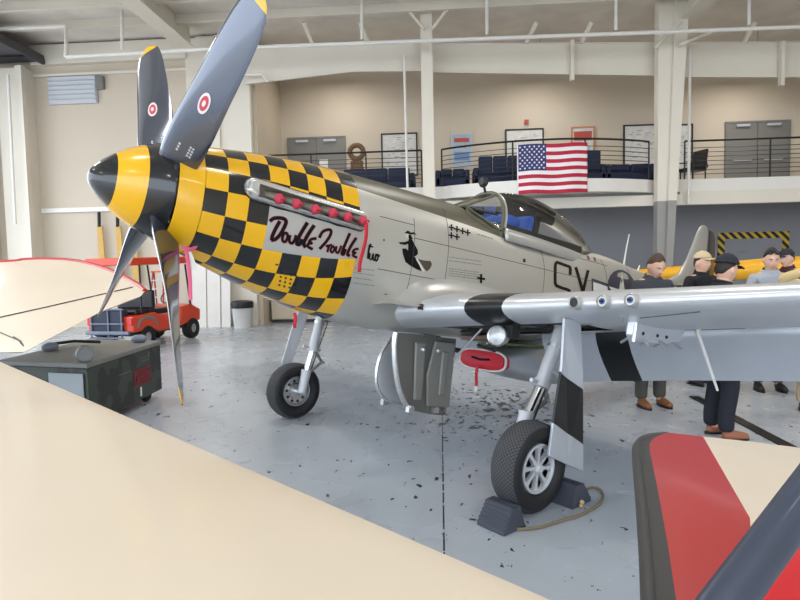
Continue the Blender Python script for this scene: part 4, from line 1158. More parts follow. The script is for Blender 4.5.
# mirror on stalk
p = bodyp(483, 182, 1, 0); q = bodyp(484.5, 200, 1, 0)
mi = MB().tube([Vector((q.x, 0, .80)), p], .014, blackm, 8).build('mirror_stalk', AC)
MB().lathe([(-.02, 0), (-.03, .04), (.0, .062), (.025, .058), (.03, 0)], blackm, Matrix.Translation(p), 20).build('rear_view_mirror', mi, smooth=True)
# antenna mast and small whip
MB().tube([(6.92, 0, .42), (6.95, 0, .66), (6.99, 0, .90)], [.02, .016, .011], starwhite, 8, flat=.5).build('antenna_mast', AC)
MB().tube([(7.30, 0, .38), (7.36, 0, .50)], [.015, .008], starwhite, 8).build('antenna_stub', AC)
# ---- tail
def slab_foil(name, outline, th_, M, axis='y'):
    """outline: list of (x0, x1, s) chord line at span s; lens section"""
    mb = MB(); K = 16; vs = []
    for x0, x1, s_ in outline:
        for k in range(K):
            t = 2*PI*k/K; xx = .5*(1-math.cos(t)); d = th_*math.sin(t)*(1-xx)**.5*1.2*min(1, (x1-x0))
            p = (x0+(x1-x0)*xx, d, s_) if axis == 'z' else (x0+(x1-x0)*xx, s_, .36+d)
            vs.append(p)
    n = len(outline); mb.add(vs, [(i*K+k, i*K+(k+1) % K, (i+1)*K+(k+1) % K, (i+1)*K+k) for i in range(n-1) for k in range(K)]+[tuple(range(K)), tuple(range((n-1)*K, n*K))], M)
    return mb.build(name, AC, smooth=True, sharp=50)
slab_foil('tail_fin', [(7.5, 9.52, .34), (8.25, 9.52, .42), (8.56, 9.52, .55), (8.78, 9.51, .8), (8.96, 9.5, 1.1), (9.08, 9.49, 1.33), (9.17, 9.47, 1.44), (9.25, 9.45, 1.485), (9.31, 9.40, 1.495)], .07, silver, 'z')
slab_foil('rudder', [(9.53, 9.80, -.05), (9.53, 9.86, .3), (9.53, 9.87, .7), (9.53, 9.84, 1.1), (9.53, 9.79, 1.36), (9.53, 9.70, 1.45)], .04, blackp, 'z')
for s_ in (-1, 1):
    slab_foil('tailplane', [(8.45, 9.75, .02*s_), (8.52, 9.72, .5*s_), (8.66, 9.62, 1.2*s_), (8.78, 9.5, 1.75*s_), (8.95, 9.4, 1.95*s_)], .06, silver)
# tail wheel
gz = (MIN @ Vector((0, 0, 0)))
def ground_z(x): # body z of the floor below body (x, 0)
    return (-(2.51)+math.sin(TH)*x)/math.cos(TH)
zt = ground_z(7.6)
MB().tube([(7.55, 0, -.40), (7.6, 0, zt+.17)], .035, steel, 10).build('tail_strut', AC)
MB().lathe([(-.05, .06), (-.055, .12), (-.03, .155), (.03, .155), (.055, .12), (.05, .06), (-.05, .06)], rubberw, Matrix.Translation((7.6, 0, zt+.155)) @ Matrix.Rotation(PI/2, 4, 'Z'), 28).build('tail_wheel', AC, smooth=True)
# safety ribbons
def hang(name, lab, cat, p0, l, w, M=pink, sway=.03):
    e = MB().grid(lambda u, v: Vector((sway*math.sin(u*4)+(v-.5)*w, .01*math.sin(u*7), -l*u)), 14, 2, M).build(name, smooth=True, solid=.004)
    e.location = p0; tag(e, lab, cat); return e
p = MAC @ bodyp(294.5, 313, 1, 0); hang('safety_streamer', 'short red streamer hanging under the checkered cowl by far strut', 'ribbon', p, .13, .03, redp, .006)
# pink tow ribbon looped under the spinner
p0 = MAC @ Vector((.66, -.20, -.33))
e = empty('propeller_ribbon', 'pink ribbon tied round the lowest propeller blade below spinner', 'ribbon', p0)
k0 = [at(px, py, p0.y+.02)-p0 for px, py in ((181, 244), (185, 248), (192, 249), (198, 243))]
MB().tube(smoothpath(k0, 5), .016, pink, 8, flat=.4).build('ribbon_band', e, smooth=True)
tail_ = [at(px, py, p0.y+.02)-p0 for px, py in ((186, 249), (188, 262), (190, 280), (190.5, 300))]
mb = MB(); mb.tube(smoothpath(tail_, 5), [.015]*16, pink, 8, flat=.25); mb.build('ribbon_tail', e, smooth=True)
tail2 = [at(px, py, p0.y+.03)-p0 for px, py in ((188, 250), (192, 260), (195, 270))]
MB().tube(smoothpath(tail2, 4), .018, starwhite, 8, flat=.25).build('ribbon_tag', e, smooth=True)

# ================================================================== OTHER THINGS
# wheel chocks and rope under the near main wheel
chk = mat('chock_rubber', (62, 66, 78), .65)
def chock(loc, rz, lab):
    e = empty('wheel_chock', lab, 'chock', loc, rz)
    L, W_, H = .24, .25, .165
    P = [(-L/2, -W_/2, 0), (L/2, -W_/2, 0), (L/2-.02, -W_/2, .03), (.055, -W_/2, H), (-.02, -W_/2, H), (-L/2, -W_/2, .02)]
    MB().prism(P, (0, W_, 0), chk).build('chock_block', e, bevel=.006)
    mb = MB(); a = Vector((-L/2, 0, .02)); b = Vector((-.02, 0, H)); d = (b-a)
    nrm = Vector((-d.z, 0, d.x)).normalized()
    for k in range(6):
        c = a+d*(.08+.84*k/5)+nrm*.003; mb.box(c, (.016, W_-.006, .012), chk, RY(-math.atan2(d.z, d.x)))
    mb.build('ribbed_face', e, bevel=.003)
    mb = MB(); mb.ball((.02, W_/2+.012, .035), .02, mat('rope_tan', (196, 164, 120), .8), 8, 6); mb.ball((.045, W_/2+.02, .02), .016, MATS['rope_tan'], 8, 6); mb.build('rope_knot', e, smooth=True)
    return e
wc = MAC @ Vector((2.835, -1.8, -1.718)); wc.z = 0
ax_ = (R_.to_3x3() @ Vector((1, 0, 0)))      # aft direction on the floor
pf = wc-ax_*.31; pb = wc+ax_*.31
c0 = gr(500, 523); c1 = gr(573, 505)
chock((lambda p: Vector((p.x, p.y, 0)))(wc-ax_*.355+Vector((ax_.y, -ax_.x, 0))*.04), math.radians(94-51.2), 'black ribbed rubber chock in front of the near main wheel')
ch2 = chock(Vector((c1.x-.02, c1.y+.08, 0)), math.radians(94-51.2+180), 'black rubber chock behind the near main wheel')
rope = [gr(*p, .012) for p in ((510, 528), (522, 529), (540, 527), (560, 521), (580, 515), (598, 505), (603, 496), (599, 489), (590, 488), (578, 495), (571, 503))]
tag(MB().tube(smoothpath(rope, 6), .011, mat('rope_olive', (120, 108, 84), .85), 8).build('chock_rope', smooth=True), 'thin tan rope looping on the floor between the wheel chocks', 'rope')
# cable strip on the floor
tag(MB().span((3.27, 5.5, 0), (3.40, 7.9, .015), blackm).build('floor_cable_cover', bevel=.005), 'flat black cable strip on the floor among the legs', 'strip')

# ---- foreground cream wing (lower left)
def thick(outline, zfn, th_, bands, name, lab, cat, edge=.05):
    """bands: list of (xy polygon, material); outline: closed xy loop; a solid panel with rounded rim"""
    n = len(outline); o = Vector((outline[0][0], outline[0][1], 0)); o.z = zfn(*outline[0])-th_/2
    e = empty(name, lab, cat, o)
    return e, o
def wing_panel(a, b, inward, zfn, chord, name, lab, M, cat='wing', th_=.14):
    """solid aerofoil panel: edge a->b is the visible rim, chord runs 'inward'"""
    e = empty(name, lab, cat, (a+b)/2); o = e.location; K = 24; vs = []; iw = Vector(inward).normalized(); n = 12
    for i in range(n+1):
        p = a+(b-a)*i/n
        for k in range(K):
            t = 2*PI*k/K; x = .5*(1-math.cos(t)); d = th_*.5*math.copysign(abs(math.sin(t))**.8, math.sin(t))*(1-.55*x)*min(1, (x+.001)**.25*1.15)
            q = p+iw*(chord*x); vs.append(Vector((q.x, q.y, q.z+d))-o)
    mb = MB(); mb.add(vs, [(i*K+k, i*K+(k+1) % K, (i+1)*K+(k+1) % K, (i+1)*K+k) for i in range(n) for k in range(K)]+[tuple(range(K)), tuple(range(n*K, n*K+K))], M)
    mb.build('wing_skin', e, smooth=True, sharp=60); return e
a = gr(0, 360.5, 1.2); b = gr(562, 600, 1.2); d = (b-a).normalized()
A0 = a-d*.9; B0 = b+d*.55
A0.z = B0.z = 1.19
fgw = wing_panel(A0, B0, (d.y, -d.x, 0), None, 1.9, 'cream_wing', 'broad cream fabric wing filling the lower left corner', cream, th_=.10)

# ---- cream wing with red leading edge (left)
def zl(y): return 1.36+.31*(y-4.2)
def onl(px, py):
    d_ = ray(px, py); # z = zl(Y)
    t = (1.36-.31*4.2-CAMP.z)/(d_.z-.31*d_.y)*1.3; return CAMP+d_*t
outl = [(0, 262), (22, 259.8), (45, 259), (70, 260.3), (90, 264), (110, 270.5), (128, 279), (140, 286), (145, 291), (141, 296), (128, 301), (100, 312), (60, 333), (24, 352)]
Pw = [onl(*p) for p in outl]; Pw = [Pw[0]+Vector((-2.6, 0, 0))]+Pw+[Pw[-1]+Vector((-2.9, 0, 0))]; o = sum(Pw, Vector())/len(Pw)
e = empty('cream_wing', 'cream wing with red leading edge above the camouflaged cart at left', 'wing', o)
mb = MB(); n = len(Pw); cen = onl(-40, 305)
nrm = Vector((0, -.31, 1)).normalized()
top = [p-o for p in Pw]; inn = [p-o+(cen-p)*.04+nrm*.006 for p in Pw]; bot = [p-o-nrm*.03+(cen-p)*.03 for p in Pw]
mb.add(top+inn, [(i, (i+1) % n, n+(i+1) % n, n+i) for i in range(n)]+[tuple(range(n, 2*n))], cream)
mb.add(top+bot, [(i, (i+1) % n, n+(i+1) % n, n+i) for i in range(n)]+[tuple(range(2*n-1, n-1, -1))], cream)
mb.build('wing_skin', e, smooth=True, sharp=30)
edge = smoothpath([p-o for p in Pw[:10]], 4)
MB().tube(edge, .028, redpaint, 10).build('red_leading_edge', e, smooth=True)
gap = [onl(*p)-o+nrm*.008 for p in ((-40, 330), (0, 318.3), (40, 309.5), (90, 298), (133, 288))]
MB().tube(gap, .010, blackm, 6, flat=.4).build('aileron_gap', e)
gap = [onl(*p)-o+nrm*.008 for p in ((-5, 331), (21, 342))]
MB().tube(gap, .007, seam, 6).build('hinge_line', e)
MB().tube([onl(14, 338)-o+nrm*.012, onl(20, 342)-o+nrm*.012, onl(24, 347)-o-nrm*.0], .008, blackm, 6).build('hinge_bracket', e)

# ---- red and cream wing tip with dark leading strip (lower right)
ZR = 1.0
Pr = lambda px, py, z=ZR: gr(px, py, z)
lead = mat('dark_leading_strip', (62, 61, 60), .45)
out_ = [(650, 612), (646, 545), (640.5, 485), (637, 452), (638, 442), (643, 436), (652, 433), (668, 431.8), (703, 436), (750, 441), (830, 451)]
inn_ = [(678, 612), (668, 545), (657, 485), (650, 452), (649.5, 444), (652, 440), (658, 435.5)]
o = Pr(700, 520); o.z = ZR-.08
e = empty('red_wing', 'red and cream wing tip with dark leading strip at lower right', 'wing', o)
V = lambda p, dz=0.: Pr(*p)-o+Vector((0, 0, dz))
mb = MB()
mb.add([V(p, -.012) for p in out_[:7]]+[V(p) for p in inn_], [(i, i+1, 8+i, 7+i) for i in range(6)], lead)
mb.add([V((678, 612)), V((668, 545)), V((657, 485)), V((650, 452)), V((649.5, 444)), V((652, 440)), V((658, 435.5)), V((668, 432.5)), V((703, 436.5)), V((750, 518)), V((752, 560)), V((740, 612))], [tuple(range(12))], redpaint)
mb.add([V((703, 436.5)), V((750, 441.5)), V((830, 451.5)), V((830, 525)), V((752, 560)), V((750, 518))], [tuple(range(6))], cream)
mb.add([V((740, 612)), V((752, 560)), V((830, 525)), V((830, 612))], [(0, 1, 2, 3)], brred)
rim = out_+[(830, 612)]
n = len(rim); mb.add([V(p, -.012) for p in rim]+[V(p, -.12) for p in rim], [(i, (i+1) % n, n+(i+1) % n, n+i) for i in range(n)]+[tuple(range(2*n-1, n-1, -1))], lead)
mb.build('wing_skin', e)
MB().tube(smoothpath([V(p, -.022) for p in out_[:8]], 4), .022, lead, 10).build('leading_edge', e, smooth=True)
# dark strut crossing the corner
strutm = mat('dark_strut_paint', (64, 70, 85), .38, metal=.25, coat=.2, var=.2, vscale=6)
a = gr(668, 680, 1.16); b = at(868, 403, 1.75)
a = at(690, 652, 1.12); b = at(872, 406, 1.52)
tag(MB().tube([a, (a+b)/2, b], [.062, .062, .062], strutm, 20, flat=.6).build('wing_strut', smooth=True), 'dark grey streamlined strut slanting across the lower right corner', 'strut')

# ---- camouflaged ground cart
camo = mat('camouflage_green', (62, 68, 60), .5, var=0)
nt = camo.node_tree
def cam_mask(nt, x, y, z):
    n = nt.nodes.new('ShaderNodeTexNoise'); n.inputs['Scale'].default_value = 3.2; n.inputs['Detail'].default_value = 1
    tc = nt.nodes.new('ShaderNodeTexCoord'); nt.links.new(tc.outputs['Object'], n.inputs['Vector']); return mathn(nt, 'GREATER_THAN', n.outputs['Fac'], .53)
band_into(camo, (44, 46, 42), cam_mask)
ctop = mat('cart_top_grey', (126, 126, 122), .5, var=.12)
A_ = gr(87, 365, .8); B_ = gr(160, 342, .8); Cc = gr(14, 358, .8); fx = (B_-A_)
e = empty('ground_cart', 'dark camouflaged ground cart with grey lid and round lamp', 'cart', (-4.55, 7.0, 0))
L = lambda v: Vector(v)-e.location
w_ = Vector((-1.25, .28, 0))
base = [A_, B_, B_+w_, A_+w_]; base = [Vector((p.x, p.y, .12)) for p in base]
MB().prism([L(p) for p in base], (0, 0, .64), camo).build('cart_body', e, bevel=.01)
lid = [p+Vector((0, 0, .64)) for p in base]; cen = sum(lid, Vector())/4
MB().prism([L(p+(p-cen)*.015) for p in lid], (0, 0, .06), ctop).build('cart_lid', e, bevel=.015)
# near light-grey side panel
s0 = A_+w_*.04; s1 = A_+w_*.42; nd = (fx.normalized())*-.012
MB().prism([L(Vector((p.x, p.y, z))+nd) for p, z in ((s0, .2), (s1, .2), (s1, .70), (s0, .70))], nd, mat('side_panel_grey', (150, 156, 160), .5)).build('side_panel', e)
q = A_+w_*.02+fx*.0+Vector((0, 0, .11)); q = at(85, 354, A_.y+.12)
MB().lathe([(-.05, .0), (-.05, .085), (-.035, .10), (.05, .09), (.06, 0)], ctop, Matrix.Translation(L(q)) @ Matrix.Rotation(math.radians(-50), 4, 'Z'), 24).build('round_lamp', e, smooth=True)
MB().lathe([(.061, 0), (.062, .07)], mat('dull_lens', (128, 130, 130), .25), Matrix.Translation(L(q)) @ Matrix.Rotation(math.radians(-50), 4, 'Z'), 24).build('lamp_lens', e, smooth=True)
for px, py, nm in ((50, 346, 'lid_hump'), (139, 338, 'lid_hump')):
    p = gr(px, py, .88); MB().ball(L(Vector((p.x, p.y, .87))), (.11, .09, .06), mat('blue_grey_cap', (132, 140, 156), .4), 16, 10).build(nm, e, smooth=True)
MB().tube([L(gr(52, 344, .88)), L(gr(75, 341, .9)), L(gr(100, 342, .88))], .02, darkin, 8).build('lid_hose', e, smooth=True)
# red stencilled placard on the face towards the aircraft (blocks of red strokes)
fxn = fx.normalized(); outn = Vector((fxn.y, -fxn.x, 0))
if outn.x < 0: outn = -outn
def onface(u, z): p = A_+fx*u; return L(Vector((p.x, p.y, z))+outn*.014)
rdp = mat('red_stencil', (150, 34, 46), .6); mb = MB(); random.seed(11)
for r in range(5):
    u = .55
    while u < .80:
        l = .02+random.random()*.05; z = .50-r*.045; mb.add([onface(u, z), onface(min(u+l, .82), z), onface(min(u+l, .82), z+.03), onface(u, z+.03)], [(0, 1, 2, 3)], rdp); u += l+.012
mb.build('red_stencil', e)
mb = MB()
for u, z, w2, h2 in ((.35, .55, .16, .008), (.66, .62, .14, .008), (.66, .66, .12, .006), (.78, .66, .012, .06)): mb.add([onface(u, z), onface(u+w2, z), onface(u+w2, z+h2), onface(u, z+h2)], [(0, 1, 2, 3)], ctop)
mb.build('panel_lines', e)
MB().tube([onface(.62, .18)+outn*.02, onface(.62, .30)+outn*.02], .012, whitep, 6).build('latch_rod', e)
for u, v in ((.15, .1), (.85, .1), (.15, .9), (.85, .9)):
    p = A_+fx*u+w_*v; MB().lathe([(-.04, 0), (-.04, .09), (-.02, .11), (.02, .11), (.04, .09), (.04, 0)], rubberw, Matrix.Translation(L(Vector((p.x, p.y, .11)))), 20).build('wheel', e, smooth=True)

# ---- red golf cart
ang = math.radians(-9.5); e = empty('golf_cart', 'red golf cart with canopy roof parked before the left wall', 'cart', (-7.28, 14.05, 0), ang)
gx = mat('cart_grey_blue', (112, 120, 138), .45, metal=.3)
bx = lambda nm, c, d, M, bv=.02, rot=None, par=e: MB().box(c, d, M, rot).build(nm, par, bevel=bv)
MB().prism([(-.62, -1.35, 1.93), (.62, -1.35, 1.93), (.66, 1.0, 1.98), (-.66, 1.0, 1.98)], (0, 0, .18), orangered).build('roof', e, bevel=.03)
for x in (-.56, .56):
    MB().tube([(x, .95, .85), (x, .78, 1.95)], .025, blackm, 8).build('roof_post', e); MB().tube([(x, -1.0, .85), (x, -1.0, 1.95)], .022, blackm, 8).build('roof_post', e)
bx('chassis', (0, 0, .38), (1.1, 2.5, .12), blackm)
MB().prism([(.6, -1.35, .42), (.6, -.6, .42), (.6, -.45, .35), (.6, .2, .35), (.6, .2, .5), (.6, -.35, .75), (.6, -.55, .82), (.6, -1.35, .78)], (-1.2, 0, 0), orangered).build('rear_body', e, bevel=.03)
MB().prism([(.58, .35, .35), (.58, .75, .42), (.58, 1.35, .45), (.58, 1.38, .75), (.58, .95, .92), (.58, .55, .88), (.58, .45, .5)], (-1.16, 0, 0), orangered).build('front_cowl', e, bevel=.04)
bx('seat_cushion', (0, -.15, .82), (1.0, .5, .14), blackm, .04); bx('seat_back', (0, -.45, 1.12), (1.0, .12, .45), blackm, .04)
bx('rear_seat', (0, -.85, .85), (1.0, .5, .12), blackm, .04)
for x, y, r in ((.52, -.85, .27), (-.52, -.85, .27), (.52, .98, .27), (-.52, .98, .27)):
    w = MB().lathe([(-.1, .12), (-.11, .2), (-.1, .25), (-.05, r), (.05, r), (.1, .25), (.11, .2), (.1, .12)], rubberw, Matrix.Translation((x, y, r)), 28).build('wheel', e, smooth=True)
    MB().lathe([(.09, 0), (.1, .05), (.085, .12), (-.085, .12), (-.1, .05), (-.09, 0)], steel, Matrix.Translation((x, y, r)), 20).build('wheel_cap', w, smooth=True)
for x in (.56, -.56): MB().tube([(x, -1.2, .5), (x, -1.12, .66), (x, -.85, .74), (x, -.58, .66), (x, -.5, .5)], .06, darkdoor, 8).build('fender', e, smooth=True)
# rear cargo frame
mb = MB()
for x in (-.45, 0, .35): mb.tube([(x, -1.42, .3), (x, -1.42, .95)], .02, gx, 8)
for z in (.3, .62, .95): mb.tube([(-.5, -1.42, z), (.4, -1.42, z)], .02, gx, 8)
mb.build('rear_frame', e); bx('rear_bumper', (0, -1.45, .42), (1.15, .08, .08), gx, .02); bx('cargo_box', (-.05, -1.3, .68), (.8, .2, .5), mat('dark_blue_box', (44, 50, 66), .6), .02)
for x in (-.53, .53): bx('tail_light', (x, -1.37, .66), (.12, .04, .16), brred, .01)
MB().tube([(.25, .62, .85), (.25, .42, 1.12)], .02, blackm, 8).build('steering_column', e)
MB().tube([(.25+.17*math.cos(2*PI*k/20), .42+.1*math.sin(2*PI*k/20), 1.12+.14*math.sin(2*PI*k/20)) for k in range(20)], .015, blackm, 6, closed=True).build('steering_wheel', e)

# ---- things along the left wall
grip = mat('black_grip', (30, 30, 32), .6)
for (px, lab) in ((98.5, 'yellow wooden pole with black grip, leftmost of three on the wall'), (117, 'yellow wooden pole with black grip, middle of three on the wall'), (131.5, 'yellow wooden pole with black grip, right of three beside the spinner')):
    p = at(px, 212, 18.0); q = at(px+1, 285, 18.0)
    e = empty('hanging_pole', lab, 'pole', (p.x, 18.0, q.z))
    L2 = lambda v: Vector(v)-e.location
    h = p.z-q.z
    MB().tube([(0, 0, h*.80), (-.02, .06, h*1.0)], .05, grip, 10).build('grip', e)
    MB().prism([(-.09, 0, h*.82), (.09, 0, h*.82), (.16, 0, 0), (-.06, 0, 0)], (0, .06, 0), wood).build('shaft', e, bevel=.015)
# white boards leaning in a row
x0 = at(188, 300, 17.7).x
for k, (pa, pb, lab) in enumerate(((193, 207, 'leftmost white board leaning by the left wall behind the propeller'), (208, 221, 'middle white board leaning by the left wall behind the propeller'), (222, 231, 'narrow rightmost white board leaning beside the waste bin'))):
    a = at(pa, 326, 17.5); b = at(pb, 326, 17.5); o = Vector(((a.x+b.x)/2, 17.68, 0))
    h = 2.3-.15*k; mb = MB(); mb.prism([(-(b.x-a.x)/2, -.02, 0), ((b.x-a.x)/2, -.02, 0), ((b.x-a.x)/2-.02, .20, h), (-(b.x-a.x)/2-.02, .20, h)], (0, .06, 0), whitep)
    q = mb.build('leaning_board', bevel=.01); q.location = o-Vector((0, .2, 0)); tag(q, lab, 'board')
# waste bin with liner
p = at(243, 327, 17.4); e = empty('waste_bin', 'round pale waste bin with black liner by left wall', 'bin', (p.x, p.y, 0))
MB().lathe([(0, 0), (0, .26), (.68, .32), (.70, .34), (.72, .33), (.68, .30), (.05, .25)], mat('bin_pale', (206, 206, 202), .5), Matrix.Rotation(-PI/2, 4, 'Y'), 32).build('bin_body', e, smooth=True)
MB().lathe([(.60, .335), (.72, .35), (.80, .33), (.83, .2), (.78, .0)], blackm, Matrix.Rotation(-PI/2, 4, 'Y'), 24).build('bin_liner', e, smooth=True)
# beige counter cabinet
a = Vector((-5.55, 0, 0)); b = at(332, 322, 18.6)
e = empty('counter_cabinet', 'beige counter cabinet with dark plinth under the checkered nose', 'cabinet', ((a.x+b.x)/2, 19.1, 0)); w = b.x-a.x
for k in range(3):
    pass
MB().box((0, 0, .55), (w, .7, .9), wallc).build('cabinet_body', e, bevel=.01); MB().box((0, -.0, .05), (w-.02, .66, .1), blackm).build('plinth', e)
MB().box((0, -.02, 1.03), (w+.06, .78, .05), mat('grey_worktop', (150, 148, 146), .4)).build('worktop', e, bevel=.01)
for k in range(3):
    d = MB().box((-w/2+w/6+k*w/3, -.36, .55), (w/3-.03, .025, .82), wallc).build('cabinet_door', e, bevel=.005); MB().tube([(-w/2+w/6+k*w/3+.2, -.39, .75), (-w/2+w/6+k*w/3+.2, -.39, .9)], .012, steel, 8).build('door_handle', d)
# red and white step ladder behind the cart
p = at(160, 312, 17.0); e = empty('step_ladder', 'red step ladder standing behind the golf cart', 'ladder', (p.x, 17.0, 0))
for s_ in (-1, 1):
    MB().tube([(s_*.25, -.35, 0), (s_*.16, 0, 1.75)], .03, redpaint, 6).build('front_rail', e); MB().tube([(s_*.25, .4, 0), (s_*.16, .05, 1.75)], .025, redpaint, 6).build('rear_rail', e)
for k in range(6): MB().box((0, -.35+.35*(k+1)/7, 1.75*(k+1)/7), (.44-.02*k, .09, .03), lightgrey).build('step', e)
MB().box((0, .02, 1.76), (.38, .2, .05), orangered).build('top_cap', e, bevel=.01)
tag(MB().span((at(158, 246, 18.1).x, 18.1, 2.5), (at(164, 246, 18.1).x, 18.2, 2.68), redp).build('alarm_box', bevel=.01), 'small red alarm box on the left wall behind the propeller', 'alarm')

# ---- yellow aircraft in the background, right
yel = mat('trainer_yellow', (232, 170, 30), .4)
a = Vector((3.6, 13.5, 1.50)); b = Vector((8.2, 13.0, 1.56))
e = empty('yellow_airplane', 'yellow airplane fuselage behind the people at the right', 'airplane', (6, 13.2, 0))
pts = [(3.3, 13.5, 1.44), (4.2, 13.4, 1.47), (5.6, 13.3, 1.53), (7.0, 13.2, 1.56), (8.6, 13.1, 1.52), (9.6, 13.0, 1.5)]
MB().tube([Vector(p)-e.location for p in pts], [.10, .12, .16, .24, .34, .36], yel, 20).build('fuselage', e, smooth=True)
MB().prism([Vector(p)-e.location for p in ((3.2, 13.48, 1.4), (3.2, 13.48, 1.9), (3.45, 13.48, 2.0), (3.75, 13.46, 1.55))], (0, .05, 0), yel).build('tail_fin', e, bevel=.01)
MB().prism([Vector(p)-e.location for p in ((3.3, 12.6, 1.45), (3.9, 12.9, 1.47), (3.9, 14.1, 1.47), (3.3, 14.3, 1.45))], (0, 0, .04), yel).build('tailplane', e, bevel=.01)
for s_ in (-1, 1):
    MB().tube([Vector((8.6, 13.1+.2*s_, 1.3))-e.location, Vector((8.5, 13.1+.8*s_, .3))-e.location], .04, blackm, 8).build('gear_leg', e)
    MB().lathe([(-.06, .08), (-.07, .2), (-.04, .26), (.04, .26), (.07, .2), (.06, .08), (-.06, .08)], rubberw, Matrix.Translation(Vector((8.5, 13.1+.85*s_, .26))-e.location) @ Matrix.Rotation(PI/2, 4, 'Z'), 24).build('wheel', e, smooth=True)
MB().tube([Vector((3.4, 13.5, 1.38))-e.location, Vector((3.3, 13.5, .15))-e.location], .03, blackm, 8).build('tail_leg', e)
MB().lathe([(-.03, .03), (-.03, .1), (.03, .1), (.03, .03), (-.03, .03)], rubberw, Matrix.Translation(Vector((3.3, 13.5, .1))-e.location) @ Matrix.Rotation(PI/2, 4, 'Z'), 16).build('tail_wheel', e)

# ================================================================== PEOPLE
def ev_mesh(verts, edges, radii, root=0, sub=2, extra=None, voxel=0.):
    me = bpy.data.meshes.new('tmp'); me.from_pydata([tuple(v) for v in verts], edges, []); o = bpy.data.objects.new('tmp', me); C.objects.link(o)
    sk = o.modifiers.new('s', 'SKIN'); sk.use_smooth_shade = True; sk.branch_smoothing = .6
    for i, r in enumerate(radii): me.skin_vertices[0].data[i].radius = r if isinstance(r, tuple) else (r, r)
    me.skin_vertices[0].data[root].use_root = True
    if sub: q = o.modifiers.new('u', 'SUBSURF'); q.levels = sub; q.render_levels = sub
    dg = bpy.context.evaluated_depsgraph_get(); ev = o.evaluated_get(dg); m2 = ev.to_mesh()
    vs = [Vector(v.co) for v in m2.vertices]; fs = [tuple(p.vertices) for p in m2.polygons]; ev.to_mesh_clear()
    bpy.data.objects.remove(o); bpy.data.meshes.remove(me); return vs, fs
def voxel_union(parts, vox, smooth=4):
    me = bpy.data.meshes.new('tmp'); V_ = []; F_ = []
    for vs, fs in parts:
        k = len(V_); V_ += [tuple(v) for v in vs]; F_ += [tuple(i+k for i in f) for f in fs]
    me.from_pydata(V_, [], F_); o = bpy.data.objects.new('tmp', me); C.objects.link(o)
    q = o.modifiers.new('r', 'REMESH'); q.mode = 'VOXEL'; q.voxel_size = vox
    if smooth: q = o.modifiers.new('m', 'SMOOTH'); q.iterations = smooth; q.factor = .5
    dg = bpy.context.evaluated_depsgraph_get(); ev = o.evaluated_get(dg); m2 = ev.to_mesh()
    vs = [Vector(v.co) for v in m2.vertices]; fs = [tuple(p.vertices) for p in m2.polygons]; ev.to_mesh_clear()
    bpy.data.objects.remove(o); bpy.data.meshes.remove(me); return vs, fs
def head_surface(nu=40, nv=30):
    """unit head, face towards -y, chin at z=-.122, crown +.118"""
    vs = []; fs = []
    for j in range(nv+1):
        ph = PI*j/nv; z = math.cos(ph)
        for i in range(nu):
            t = 2*PI*i/nu; dx, dy = math.sin(ph)*math.sin(t), -math.sin(ph)*math.cos(t)
            k = 1.
            if z < 0: k = 1-.28*(-z)**1.3*(1 if abs(dx) > 0 else 0)
            x = .076*dx*k; y = .098*dy*(1-.12*max(0, -z) if dy > 0 else 1+.02*max(0, -z)); zz = .120*z
            if dy < 0:
                fr = max(0, -dy); g = lambda cx, cz, sx, sz: math.exp(-((x-cx)/sx)**2-((zz-cz)/sz)**2)*fr
                y -= .024*g(0, -.028, .012, .018)+.012*g(0, -.005, .010, .022)       # nose
                y += .012*g(-.032, .006, .016, .013)+.012*g(.032, .006, .016, .013)  # sockets
                y -= .006*g(0, .028, .05, .012)                                       # brow
                y -= .007*g(0, -.066, .026, .009)-.004*g(0, -.056, .02, .005)         # lips
                y -= .010*g(0, -.102, .022, .016)                                     # chin
            vs.append(Vector((x, y, zz)))
    for j in range(nv):
        for i in range(nu): fs.append((j*nu+i, (j+1)*nu+i, (j+1)*nu+(i+1) % nu, j*nu+(i+1) % nu))
    return vs, fs
skinm = mat('skin', (222, 176, 152), .5); eyew = mat('eye_white', (236, 232, 226), .3); eyed = mat('eye_dark', (52, 40, 32), .3); lipm = mat('lips', (186, 120, 108), .5)
